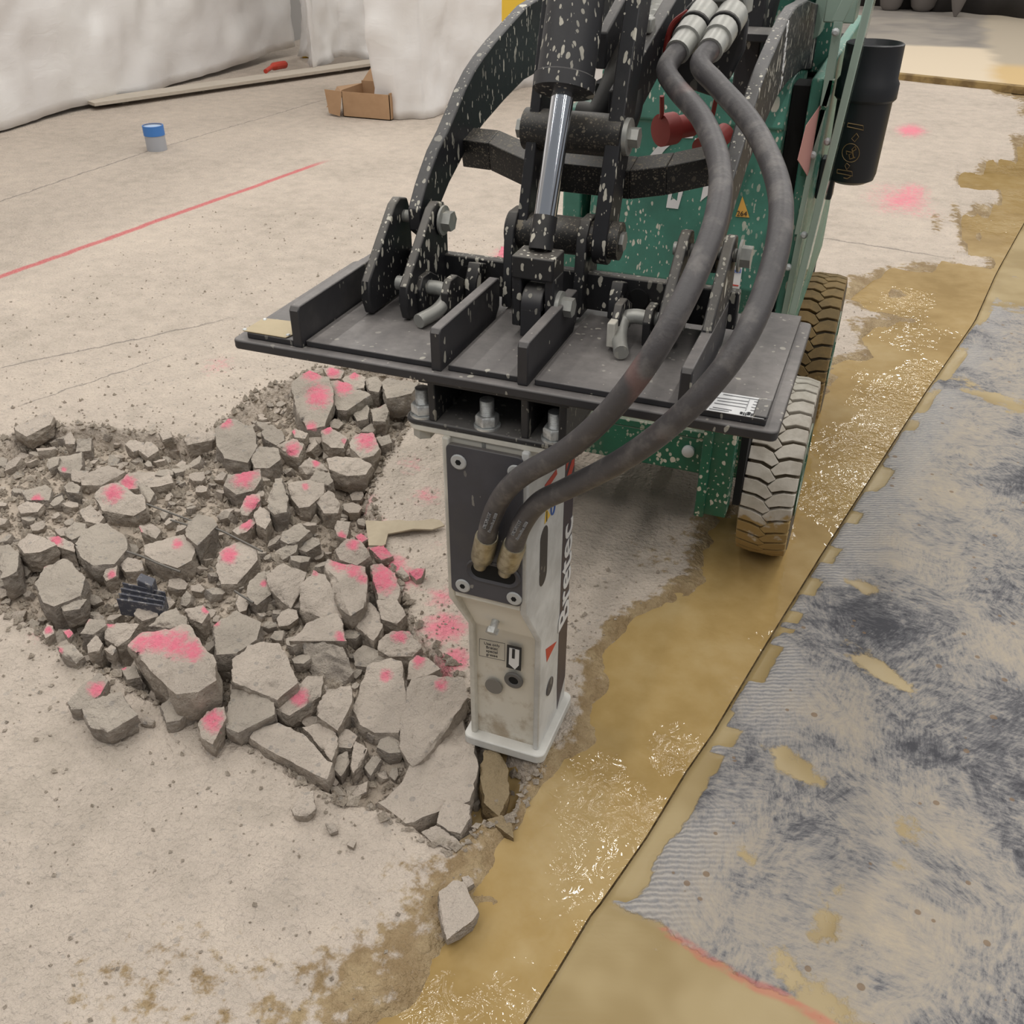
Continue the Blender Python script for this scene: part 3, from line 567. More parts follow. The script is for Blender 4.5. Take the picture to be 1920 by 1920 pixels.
ez = cl[2]-.082; eye = MB().cyl((kx-.018, ky, ez), (kx+.018, ky, ez), .034, n=26); eye.box(kx-.018, kx+.018, ky-.034, ky+.03, .955, ez); eye.build('eye_block', M['black'], LD, .002)
q = MB().cyl((kx+.037, ky, ez), (kx+.044, ky, ez), .025, n=22); q.lathe([(.0165, 0), (.0165, 1)], (kx+.043, ky, ez), (kx+.064, ky, ez), 6); q.build('clevis_bolt', M['steelgrey'], LD)
# body: front panel, side strips, dark engine bay
P0 = np.array([0, .90, .80]); PN = np.array([0, -1., .16]); PN /= np.linalg.norm(PN)
def panel_y(z): return .90+(z-.80)*.16
xL_, xR_ = -.285, .146
FP = MB().add([(xL_, panel_y(.78), .78), (xR_, panel_y(.78), .78), (xR_, panel_y(1.13), 1.13), (xL_, panel_y(1.13), 1.13), (xR_, panel_y(1.13)-.008, 1.135), (xL_, panel_y(1.13)-.008, 1.135), (xR_, panel_y(1.24), 1.23), (xL_, panel_y(1.24), 1.23),
               (xL_, 1.02, .60), (xR_, 1.02, .60), (xL_, 1.3, 1.25), (xR_, 1.3, 1.25), (xR_, 1.3, .6), (xL_, 1.3, .6)],
              [(0, 1, 2, 3), (3, 2, 4, 5), (5, 4, 6, 7), (8, 9, 1, 0), (7, 6, 11, 10), (9, 8, 13, 12), (10, 11, 12, 13), (1, 9, 12, 11, 6, 4, 2), (0, 3, 5, 7, 10, 13, 8)]).build('front_panel', M['green'], LD, .004)
def decal(pts, name, mat, parent, off=.0025, p0=P0, n=PN, th=.0015, label=None):
    return MB().slab([atp(x, y, p0+n*off, n) for x, y in pts], -n*th).build(name, mat, parent, 0, label)
Zl = lambda L: [(1180+.125*x, 240+.125*y) for x, y in L]
for L in ([(218, 590), (245, 520), (300, 420), (400, 300), (500, 205), (640, 180), (790, 145), (760, 185), (640, 230), (540, 320), (460, 420), (390, 575)], [(835, -160), (1060, -160), (950, 155), (820, 150)], [(985, 150), (1105, 195), (1070, 245), (975, 205)],
          [(590, 960), (650, 940), (620, 1085), (670, 1060), (712, 1095), (745, 915), (820, 900), (730, 1215), (550, 1195)], [(1115, 850), (1270, 865), (1210, 980), (1065, 1100)], [(300, 620), (390, 590), (340, 800), (520, 930), (480, 985), (260, 850)]):
    decal(Zl(L), 'emblem', M['whiteprint'], FP)
tri = decal([(1392, 368), (1405, 408), (1379, 406)], 'warning_triangle', M['amber'], FP)
text_obj('264', 'lettering', M['blackprint'], FP, atp(1391, 401, P0+PN*.004, PN), (1, 0, .05), (0, .16, 1), .016)
decal([(1338, 388), (1349, 420), (1326, 416)], 'warning_triangle', M['amber'], FP)
st = decal([(1368, 497), (1392, 500), (1386, 543), (1361, 539)], 'oil_sticker', M['whiteprint'], FP, .004)
text_obj('Mobil', 'lettering', M['blueprint'], FP, atp(1378, 508, P0+PN*.007, PN), (1, 0, .05), (0, .16, 1), .013, bold=.0003)
text_obj('E', 'lettering', M['blackprint'], FP, atp(1369, 520, P0+PN*.007, PN), (1, 0, .05), (0, .16, 1), .013)
decal([(1364, 532), (1385, 535), (1384, 537), (1364, 534)], 'print_line', M['redprint'], FP, .0065)
for px, py in ((1204, 310), (1404, 100)):
    q = atp(px, py, P0, PN); MB().lathe([(.011, 0), (.011, .5), (.006, 1)], q-PN*.002, q+PN*.007, 14).build('panel_bolt', M['screw'], FP)
# bay behind the gaps, side strips, chassis
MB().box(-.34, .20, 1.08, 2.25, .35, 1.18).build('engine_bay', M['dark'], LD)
MB().box(-.375, -.325, .98, 2.2, .45, 1.14).build('side_panel', M['green'], LD, .006)
sp = MB().box(.186, .212, .97, 2.2, .50, 1.24); SP = sp.build('side_panel', M['green'], LD, .005)
fin = []
for k in range(16):
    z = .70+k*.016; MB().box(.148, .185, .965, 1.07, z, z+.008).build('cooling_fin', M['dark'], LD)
MB().box(.15, .184, 1.0, 1.07, .58, .95).build('duct', M['blackclean'], LD, .004)
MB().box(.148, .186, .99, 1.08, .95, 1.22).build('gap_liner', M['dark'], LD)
dc = MB().slab([at(1496, 300, x=.2135), at(1512, 235, x=.2135), at(1540, 195, x=.2135), at(1534, 270, x=.2135), at(1514, 330, x=.2135)], (-.001, 0, 0)).build('brand_decal', Mat('red_white_decal', .5, 0, lin(176, 120, 116)).m, SP)
# frame of the clear side guard
pb = at(1484, 590, y=.93); pt = at(1634, -15, y=.93)
sg_ = MB(); sg_.slab([pb+(-.008, 0, 0), pb+(.008, 0, 0), pt+(.008, 0, 0), pt+(-.008, 0, 0)], (0, .02, 0)); SG = sg_.build('guard_edge', M['palegreen'], LD, .002)
m = Mat('clear_polycarbonate', .08, 0, lin(205, 222, 212)); m.set('Transmission Weight', .9); m.set('Alpha', .55); m.m.blend_method = 'BLEND' if hasattr(m.m, 'blend_method') else None
MB().slab([pb+(-.003, .02, 0), pb+(.003, .02, 0), pt+(.003, .02, 0), pt+(-.003, .02, 0)], (0, .24, 0)).build('guard_pane', m.m, LD)
for px0, px1, mat_, w_ in (((1470, 590), (1500, 440), 'palegreen', .007), ((1494, 440), (1543, 205), 'palegreen', .006), ((1545, 200), (1572, 40), 'palegreen', .009), ((1505, 330), (1560, 150), 'greendk', .006), ((1570, 40), (1600, -20), 'palegreen', .012)):
    a = at(*px0, y=.955); b = at(*px1, y=.955); MB().slab([a+(-w_, 0, 0), a+(w_, 0, 0), b+(w_, 0, 0), b+(-w_, 0, 0)], (0, .02, 0)).build('guard_strip', M[mat_], LD, .001)
for px, py in ((1552, 265), (1524, 290), (1508, 440), (1567, 60), (1478, 500)):
    q = at(px, py, y=.948); MB().lathe([(.008, 0), (.008, .6), (.004, 1)], q, q+np.array([0, -.012, 0]), 10).build('guard_screw', M['screw'], LD)
q = at(1580, 0, y=1.1); MB().box(q[0]-.03, q[0]+.035, 1.05, 1.16, q[2]-.04, q[2]+.2).build('guard_bracket', M['palegreen'], LD, .003)
for px in (1495, 1535): q = at(px, 5, y=1.25); MB().slab([q+(-.018, 0, -.09), q+(.012, 0, -.07), q+(.035, 0, .1), q+(.005, 0, .1)], (0, .1, 0)).build('top_frame', M['palegreen'], LD, .003)
q = at(1530, 12, y=1.35); MB().box(q[0]-.14, q[0]+.05, 1.36, 1.5, q[2]-.15, q[2]+.2).build('console', M['green'], LD, .005)
q = at(1450, 0, y=1.2); MB().lathe([(.05, 0), (.05, .7), (.03, 1)], (q[0]-.06, 1.2, 1.2), (q[0]-.02, 1.25, 1.5), 18).build('filter_housing', M['black'], LD)
q = at(1405, 20, y=.9); MB().box(q[0]-.025, q[0]+.025, .95, 1.0, 1.15, 1.5).build('hose_guide', M['black'], LD, .004)
q = at(1420, 70, y=.85); MB().box(q[0]-.05, q[0]+.045, .84, .95, q[2]-.008, q[2]+.008).build('top_flap', M['black'], LD, .002)
# coupler bracket, couplers, caps
CPL = [(1390, 5), (1402, 40), (1395, 95), (1372, 140), (1345, 185), (1300, 170), (1245, 120), (1250, 60), (1285, 15), (1310, -10), (1370, -12)]
MB().slab([at(px, py, y=.50) for px, py in CPL], (0, .02, 0)).build('coupler_bracket', M['black'], LD, .004)
q = [at(px, py, y=.49) for px, py in ((1305, 6), (1390, 4), (1400, 30), (1405, -15), (1310, -25))]; MB().slab(q, (0, .06, 0)).build('bracket_rim', M['steelgrey'], LD, .004)
for a, b in (((1270, 98), (1322, 25)), ((1331, 95), (1374, 28))):
    pa, pb_ = at(*a, y=.37), at(*b, y=.49)
    C1 = MB().lathe([(.021, 0), (.021, .3), (.025, .31), (.025, .58), (.0215, .60), (.0265, .66), (.0265, 1)], pa, pb_, 20).build('hose_coupler', M['steelgrey'], LD)
    MB().lathe([(.0265, 0), (.028, .2), (.028, .8), (.0265, 1)], pa+(pb_-pa)*.6, pa+(pb_-pa)*.66, 20).build('coupler_ring', M['rubber'], C1)
for c0, c1, s0, r_ in (((1237, 245), (1275, 238), (1241, 180), .031), ((1318, 285), (1345, 262), (1352, 140), .028)):
    a = at(*c0, y=.62); b = at(*c1, y=.66); RC = MB().lathe([(.006, 0), (r_, .02), (r_, .42), (r_*.72, .46), (r_*.72, 1), (.005, 1.02)], a, b+(b-a)*.6, 22).build('dust_cap', M['red'], LD)
    s = at(*s0, y=.6); MB().tube([a+(0, 0, r_*.8), (a+s)/2+np.array([.002, 0, 0]), s], .0045, 8).build('strap', M['red'], RC)
MB().tube(spline([at(1248, 118, y=.48), at(1249, 85, y=.48), at(1262, 45, y=.48), at(1290, 22, y=.48)], 6), .005, 8).build('cap_strap', M['red'], LD)
# front beam and its bracket legs
by = .77; bl = at(1090, 815, y=by); br = at(1312, 868, y=by)
FB = MB().box(-.36, .112, by, by+.05, .33, .43).build('front_beam', M['greendk'], LD, .004)
MB().box(-.36, .112, by-.002, by+.045, .43, .45).build('beam_cap', M['greendk'], FB, .003)
q = at(1291, 845, y=by); MB().lathe([(.016, 0), (.016, .7), (.01, 1)], q, q+np.array([0, -.012, 0]), 16).build('beam_bolt', M['screw'], FB)
for x0 in (.10, -.37):
    lg = MB().box(x0, x0+.066, .735, .80, .235, .70); lg.box(x0-.012, x0+.012, .725, .81, .23, .70); lg.build('front_leg', M['greendk'], LD, .003)
MB().box(-.36, .17, 1.0, 2.2, .2, .55).build('chassis', M['greendk'], LD, .005)
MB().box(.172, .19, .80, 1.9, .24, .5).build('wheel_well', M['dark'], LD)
# ------------------------------------------------------------------ wheels
def tyre_mat(name, c0, c1, cut):
    m = Mat(name, .8); p = m.pos(); n = m.noise(p, 14, 4, .6); z = m.n('ShaderNodeSeparateXYZ', {}, {0: p}, 2)
    wetm = m.step(m.ma('ADD', m.ma('MULTIPLY', m.ma('SUBTRACT', cut, z), 9), m.ma('MULTIPLY', m.ma('SUBTRACT', n, .5), 3)), -.15, .15)
    m.set('Base Color', m.mix(wetm, m.mix(m.step(n, .4, .6), c0, c1), lin(158, 132, 84))); m.set('Normal', m.bump(m.noise(p, 90, 3), .2, .004)); return m.m
TYF = tyre_mat('dust_covered_tyre', lin(196, 189, 178), lin(176, 168, 156), .19); TYR = tyre_mat('mud_covered_tyre', lin(140, 116, 76), lin(122, 102, 68), .2)
groove = Mat('tyre_groove_rubber', .85, 0, lin(92, 82, 66)).m
WR = .25
def wheel(cx, cy, hand, mat, label):
    cz = WR-.012; w2 = .066
    W = MB().lathe([(WR*.5, 0), (WR*.9, -.02), (WR-.014, .06), (WR-.014, .94), (WR*.9, 1.02), (WR*.5, 1)], (cx-w2, cy, cz), (cx+w2, cy, cz), 56).build('wheel', groove, LD)
    W['label'] = label
    N = 36; bm_ = None
    for side in (0, 1):
        for k in range(N):
            a0 = 2*math.pi*(k+.5*side)/N; st_ = 2*math.pi/N
            # lug outline in (u across, angle): chevron block
            e = .0035; m_ = .0
            if side == 0: out = [(-w2-.002, .04), (-.028, .02), (-.004, -.20), (.012, .08), (-.008, .62), (-.034, .84), (-w2-.002, .84)]
            else: out = [(w2+.002, .04), (.034, .02), (.008, -.20), (-.006, .10), (.014, .62), (.038, .84), (w2+.002, .84)]
            V = []
            for rr in (WR-.017, WR):
                for u_, t_ in out:
                    s_ = 1 if rr < WR else .96; q = a0+st_*t_*1.0; rad = rr-(.006 if abs(u_) > .06 else 0); V.append((cx+u_*s_*hand, cy-rad*math.cos(q), cz+rad*math.sin(q)))
            n = len(out); Fc = [tuple(range(n, 2*n)), tuple(range(n-1, -1, -1))]+[(i, (i+1) % n, (i+1) % n+n, i+n) for i in range(n)]
            MB().add(V, Fc).build('tread_block', mat, W, .0015)
    MB().lathe([(WR*.52, 0), (WR*.52, 1), (WR*.46, 1), (WR*.42, .7), (.05, .7), (.05, .85), (.01, .86)], (cx, cy, cz), (cx+.07*(1 if cx > -.1 else -1), cy, cz), 30).build('rim', M['greendk'], W)
    return W
wheel(.257, 1.05, 1, TYF, 'dusty front wheel standing in the puddle'); wheel(.257, 1.92, 1, TYR, 'mud-brown rear wheel'); wheel(-.457, 1.05, -1, TYF, 'front wheel behind the breaker')
# ------------------------------------------------------------------ black manual tube on the guard
ct = np.array([.290, 1.33]); DC = empty('document_tube', (ct[0], ct[1], .95), 'black plastic document tube with gold print on the loader side guard', 'document tube')
MB().lathe([(.04, 0), (.058, .03), (.062, .08), (.066, .62), (.066, .64)], (ct[0], ct[1], .945), (ct[0], ct[1], 1.27), 32).build('tube_body', M['canister'], DC)
MB().lathe([(.068, 0), (.074, .05), (.074, .32), (.068, .4), (.068, .98), (.064, 1), (.058, .9)], (ct[0], ct[1], 1.143), (ct[0], ct[1], 1.272), 32).build('tube_lid', M['canister'], DC)
MB().box(ct[0]-.077, ct[0]-.035, ct[1]-.03, ct[1]+.03, .9, 1.0).build('mount_clip', M['canister'], DC, .004)
def ontube(px, py, r=.0675):
    d = ray(px, py); d2 = d[:2]; o2 = CP[:2]-ct; A = d2@d2; B = 2*o2@d2; C = o2@o2-r*r; t = (-B-math.sqrt(max(B*B-4*A*C, 0)))/(2*A); return CP+t*d
Zc = lambda x, y: (1530+x/6, 80+y/6)
def tube_line(L, r=.0011, close=False, nm='gold_print'):
    P = [ontube(*Zc(*q)) for q in L]; P = P+[P[0]] if close else P
    MB().tube(P, r, 5).build(nm, M['goldprint'], DC)
for L in ([(360, 905), (530, 935), (535, 985), (350, 945)], [(240, 1425), (405, 1450), (410, 1500), (235, 1465)]): tube_line(L, .0013, True)
for L in ([(455, 1020), (480, 1060), (435, 1115), (400, 1080)], [(345, 1355), (380, 1385), (345, 1430), (325, 1385)]): tube_line(L, .001, True)
tube_line([(390+98*math.cos(k*.35), 1240+105*math.sin(k*.35)) for k in range(18)], .001, True)
tube_line([(420, 1290), (405, 1200), (440, 1165), (450, 1200), (410, 1225)], .0014); tube_line([(440, 1290), (380, 1310), (370, 1260), (420, 1240), (340, 1220), (345, 1260)], .0014); tube_line([(310, 1520), (350, 1530), (390, 1505)], .0012)
# ------------------------------------------------------------------ hydraulic breaker with its mounting plate
HX = -.152; HB = empty('hydraulic_breaker', (HX, .08, .0), 'cream hydraulic breaker hammer under a wide black mounting plate', 'breaker')
xL, xR, yu, yl, yr = -.230, -.074, -.086, 0.0, .18
z1, z2, zt, zf = .478, .345, .036, .818
T = .013
side = [(yr, zt), (yr, zf), (yu, zf), (yu, z1), (yl, z2), (yl, zt)]
MB().px(side, xL, xL+T).build('side_plate', M['cream'], HB, .003)
SPR = MB().px(side, xR-T, xR).build('side_plate', M['sidegrey'], HB, .003)
# slot in the side plate: recessed oval
def oval(cy, cz, hy, hz, n=10): return [(cy+hy*math.cos(R(a)), cz+(hz-hy)+hy*math.sin(R(a))) for a in np.linspace(0, 180, n)]+[(cy+hy*math.cos(R(a)), cz-(hz-hy)+hy*math.sin(R(a))) for a in np.linspace(180, 360, n)]
sl = at(1019, 1043, x=xR)
MB().px(oval(sl[1], sl[2], .021, .066), xR-.001, xR+.0006).build('side_slot', M['blackclean'], SPR)
MB().box(xL+T, xR-T, yl+.012, yr-.01, zt, zf).build('core', M['creamdirty'], HB)
lo = MB().add([(xL+T, yl+.011, zt), (xR-T, yl+.011, zt), (xR-T, yl+.011, z2-.005), (xL+T, yl+.011, z2-.005), (xL+T, yu+.012, z1+.01), (xR-T, yu+.012, z1+.01), (xL+T, yu+.012, zf), (xR-T, yu+.012, zf)],
              [(0, 1, 2, 3), (3, 2, 5, 4), (4, 5, 7, 6)])
LO = lo.build('front_plate', M['creamdirty'], HB); LO.modifiers.new('thickness', 'SOLIDIFY').thickness = .006
# rib lip on the taper
MB().box(xL+T, xR-T, yu+.002, yu+.014, z1+.004, z1+.024).build('lip', M['cream'], HB, .002)
# dark cover plate with slot ring and screws
fy = yu-.004; PF = np.array([0, fy, 0]); NF = np.array([0, -1., 0])
zc = lambda x, y: (740+x/4.8, 700+y/4.8)
ul = atp(*zc(497, 690), PF, NF); ur = atp(*zc(1192, 800), PF, NF)
cx0, cx1 = xL+.009, xR-.009; cz0, cz1 = .497, float(atp(858, 836, (0, yu-.004, 0), (0, -1, 0))[2])
def rrect(x0, x1, z0, z1_, r, n=5):
    P = []
    for cx, cz, a0 in ((x1-r, z1_-r, 0), (x0+r, z1_-r, 90), (x0+r, z0+r, 180), (x1-r, z0+r, 270)): P += [(cx+r*math.cos(R(a0+90*k/n)), cz+r*math.sin(R(a0+90*k/n))) for k in range(n+1)]
    return P
CV = MB().py(rrect(cx0, cx1, cz0, cz1, .01), fy, yu+.006).build('cover_plate', M['faceplate'], HB, .0015)
for px, py in ((860, 866), (967, 886), (868, 1098), (964, 1122)):
    q = atp(px, py, PF, NF); s_ = MB().lathe([(.0145, 0), (.0145, .6), (.0125, 1)], q+(0, .001, 0), q+(0, -.0025, 0), 24).build('cover_screw', M['screw'], HB)
    MB().lathe([(.0055, 0), (.0055, 1)], q+(0, -.0022, 0), q+(0, -.003, 0), 6).build('hex_socket', M['dark'], s_)
sc_ = atp(925, 1075, PF, NF)
def oval2(cx, cz, hx, hz, n=12): return [(cx+(hx-hz)+hz*math.cos(R(a)), cz+hz*math.sin(R(a))) for a in np.linspace(-90, 90, n)]+[(cx-(hx-hz)+hz*math.cos(R(a)), cz+hz*math.sin(R(a))) for a in np.linspace(90, 270, n)]
a_, b2_ = oval2(sc_[0], sc_[2], .053, .024), oval2(sc_[0], sc_[2], .043, .0165); n = len(a_); ring = MB()
ring.add([(x, fy-.001, z) for x, z in a_]+[(x, fy-.004, z) for x, z in [(sc_[0]+(x-sc_[0])*.95, sc_[2]+(z-sc_[2])*.9) for x, z in a_]]+[(x, fy-.001, z) for x, z in b2_], [(i, (i+1) % n, (i+1) % n+n, i+n) for i in range(n)]+[(i+n, (i+1) % n+n, (i+1) % n+2*n, i+2*n) for i in range(n)])
ring.build('port_rim', M['faceplate'], CV); MB().py(b2_, fy-.0008, fy+.004).build('port_opening', M['dark'], CV)
# lower details: grease bolt, stickers, plugs
PL = np.array([0, yl+.0045, 0]); zd = lambda x, y: (780+x*.20833, 1050+y*.20833)
tpn = np.array([0, -(z1-z2), -(yu-yl)*-1.0]); tpn = np.array([0, -.133, -.092]); tpn /= np.linalg.norm(tpn)
tp0 = np.array([0, -.03, .40]); q = atp(*zd(712, 560), tp0, tpn)
gb = MB().cyl(q-tpn*.004, q+tpn*.018, .008, n=14); gb.lathe([(.013, 0), (.013, 1)], q+tpn*.012, q+tpn*.024, 6); gb.build('grease_bolt', M['zinc'], HB)
def sticker(L, nm, mat, off=.0012, th=.0008, parent=None): return MB().slab([atp(*zd(*p), PL+NF*off, NF) for p in L], (0, th, 0)).build(nm, mat, parent or LO)
def outline(L, r, nm, mat):
    P = [atp(*zd(*p), PL+NF*.001, NF) for p in L]; MB().tube(P+[P[0]], r, 5).build(nm, mat, LO)
outline([(572, 708), (800, 752), (798, 908), (570, 860)], .0006, 'sticker_border', M['blackprint'])
ex = atp(*zd(800, 752), PL, NF)-atp(*zd(572, 708), PL, NF)
for k, s_ in enumerate(('Use only', 'Bretec', 'special', 'grease')): text_obj(s_, 'lettering', M['blackprint'], LO, atp(*zd(683, 762+k*32), PL+NF*.0014, NF), tuple(ex), (0, 0, 1), .0098)
sticker([(820, 762), (950, 792), (944, 1000), (812, 965)], 'lubrication_decal', M['blackprint'])
sticker([(840, 790), (930, 812), (925, 950), (890, 985), (834, 935)], 'decal_arrow', M['whiteprint'], .002)
sticker([(866, 800), (890, 806), (886, 890), (862, 884)], 'decal_gun', M['blackprint'], .0028)
q = atp(*zd(700, 1138), PL, NF); MB().cyl(q+(0, .002, 0), q+(0, -.0012, 0), .0195, n=30).build('round_plug', Mat('grey_plug', .6, 0, lin(122, 118, 112)).m, LO)
q = atp(*zd(880, 1080), PL, NF); RP = MB().lathe([(.0205, 0), (.0205, .7), (.0185, 1), (.011, .9), (.010, .3)], q+(0, .001, 0), q+(0, -.004, 0), 30, False).build('grease_plug', Mat('grey_rubber_plug', .6, 0, lin(98, 96, 94)).m, LO)
MB().cyl(q+(0, .001, 0), q+(0, -.0015, 0), .0105, n=20).build('plug_core', M['dark'], RP)
# right side decal: dark band, red flashes, name
def sd(L, nm, mat, off=.0008, th=.0006): return MB().slab([atp(px, py, (xR+off, 0, 0), (1, 0, 0)) for px, py in L], (-th, 0, 0)).build(nm, mat, SPR)
ze = lambda x, y: (960+x/4, 880+y/4)
yb0, yb1 = .118, .176
MB().px([(yb0, .12), (yb0+.006, .045), (yb1, .10), (yb1, .80), (yb0, .80)], xR-.0002, xR+.0007).build('name_band', M['navyprint'], SPR)
text_obj('Bretec', 'lettering', M['whiteprint'], SPR, (xR+.0014, (yb0+yb1)/2+.001, .405), (0, .0, 1), (0, -1, .0), .098, 'white name lettering', bold=.0016)
for z, h in ((.62, .03), (.67, .02), (.71, .03)): MB().px([(yb0+.003, z), (yb1-.004, z+.035), (yb1-.004, z+.035+h), (yb0+.003, z+h)], xR, xR+.0012).build('band_flash', M['redprint'], SPR)
sd([ze(255, 1350), ze(335, 1292), ze(262, 1445)], 'red_flash', M['redprint'])
sd([ze(248, 120), ze(335, 0), ze(340, 35), ze(255, 165)], 'red_arrow', M['redprint'])
wy = sd([ze(258, 290), ze(288, 345), ze(245, 412)], 'warning_triangle', M['yellowprint']); q = at(*ze(262, 350), x=xR+.0012)
MB().px([(q[1]-.002, q[2]-.012), (q[1]+.002, q[2]-.012), (q[1]+.002, q[2]+.01), (q[1]-.002, q[2]+.01)], xR+.0005, xR+.0013).build('print_mark', M['blackprint'], SPR)
q = at(*ze(308, 278), x=xR+.001); MB().tube([(q[0], q[1]+.011*math.cos(k*.42), q[2]+.017*math.sin(k*.42)) for k in range(16)], .0016, 6).build('round_decal', M['blueprint'], SPR)
q = at(*ze(280, 1625), x=xR); MB().cyl((xR-.001, q[1], q[2]), (xR+.002, q[1], q[2]), .021, n=26).build('side_plug', M['faceplate'], SPR)
# foot plate and tool
MB().pz(rrect(xL-.014, xR+.016, yl-.016, yr+.014, .018), .012, zt).build('foot_plate', M['foot'], HB, .003)
MB().lathe([(.02, 0), (.04, .45), (.042, 1)], (HX, .09, -.12), (HX, .09, .02), 24).build('chisel', M['zinc'], HB)
# cream top flange, black adapter box, studs
MB().pz(rrect(-.300, -.022, -.078, .22, .022), zf-.001, zf+.0105).build('top_flange', M['cream'], HB, .002)
AD = MB().pz(rrect(-.303, -.016, -.080, .225, .02), zf+.0107, zf+.021).build('adapter_base', M['black'], HB, .003)
ab = zf+.021
for x in (-.256, -.092, -.028): MB().px([(-.076, ab), (-.078, .921), (.22, .921), (.22, ab)], x, x+.013).build('gusset', M['black'], AD, .002)
MB().box(-.243, -.03, .05, .06, ab, .921).build('adapter_web', M['dark'], AD)
MB().box(-.27, -.01, -.082, .23, .910, .9225).build('adapter_top', M['black'], AD, .002)
for (px, py) in ((787, 775), (910, 795), (1040, 815)):
    q = at(px, py, z=ab+.008); x, y = q[0], max(q[1], -.058); nb = MB().cyl((x, y, ab), (x, y, ab+.004), .0225, n=26).build('washer', M['zinc'], HB)
    MB().lathe([(.0185, 0), (.0205, .12), (.0205, .85), (.0185, 1)], (x, y, ab+.004), (x, y, ab+.023), 6).build('nut', M['zinc'], HB, .001)
    pr_ = []
    for k in range(11): pr_ += [(.0122, k/11), (.0112, (k+.5)/11)]
    MB().lathe(pr_+[(.0122, .98), (.0102, 1.0)], (x, y, ab+.02), (x, y, ab+.05), 20).build('stud', M['zinc'], HB)
    MB().lathe([(.0182, 0), (.0182, 1)], (x, y, zf-.018), (x, y, zf-.001), 6).build('bolt_head', M['steelgrey'], HB)
# wide mounting plate in two layers, ribs, name plate and sticker
MP = MB().pz(rrect(-.612, .308, -.101, .335, .012), .923, .940).build('mounting_plate', M['blackclean'], HB, .003)
MB().box(-.588, -.486, -.088, .325, .940, .951).build('upper_plate', M['blackclean'], MP, .002)
MB().box(.19, .288, -.088, .333, .940, .951).build('upper_plate', M['blackclean'], MP, .002)
MB().box(.268, .288, -.088, -.03, .951, .956).build('edge_weld', M['black'], MP, .002)
for a, b in ((-.476, -.241), (-.215, -.093), (-.068, .160)): MB().box(a, b, -.082, .205, .940, .951).build('upper_plate', M['blackclean'], MP, .002)
for x, yb in ((-.487, .205), (-.232, .165), (-.085, .16), (.167, .20)):
    MB().px([(-.090, .940), (-.090, 1.004), (-.084, 1.012), (yb-.006, 1.012), (yb, 1.004), (yb, .96), (yb-.02, .94)], x-.009, x+.009).build('rib', M['blackclean'], HB, .0022)
zz_ = lambda x, y: (420+x*.3125, 360+y*.3125)
ptop = .9515
TN = MB().slab([at(*zz_(*p), z=ptop+.002) for p in [(238, 755), (415, 775), (425, 790), (422, 850), (370, 872), (355, 870), (112, 830)]], (0, 0, -.0018)).build('name_plate', M['tan'], HB, .0006)
for p in ((245, 765), (125, 825), (385, 858)): q = at(*zz_(*p), z=ptop+.002); MB().lathe([(.004, 0), (.003, 1)], q, q+(0, 0, .0015), 10).build('rivet', M['zinc'], TN)
zs = lambda x, y: (1300+x*.09375, 720+y*.09375)
PZ = lambda p, h=0: at(*zs(*p), z=ptop+.001+h)
SK = MB().slab([PZ(p) for p in [(560, 165), (1555, 320), (1568, 340), (1440, 680), (1410, 700), (260, 515)]], (0, 0, -.0008)).build('label_sticker', M['whiteprint'], HB)
tx = PZ((260, 500))-PZ((1440, 680)); ty = PZ((1440, 680))-PZ((1568, 340))
text_obj('Castiglis', 'lettering', M['blackprint'], SK, PZ((1215, 622), .001), tuple(tx), tuple(ty), .0125, bold=.0002)
def strokes(a, b, n_, wd=.0006):
    a, b = PZ(a, .0008), PZ(b, .0008)
    MB().tube([a, b], wd, 5).build('print_line', M['greyprint'], SK)
for a, b in (((600, 205), (1530, 350)), ((470, 270), (1100, 350)), ((480, 325), (1080, 410)), ((420, 375), (1050, 475)), ((1128, 310), (1045, 530)), ((1220, 350), (1440, 385)), ((1190, 405), (1410, 445)), ((1160, 460), (1300, 485)), ((1145, 520), (1360, 555)), ((390, 460), (770, 525)), ((320, 490), (710, 550))): strokes(a, b, 1)
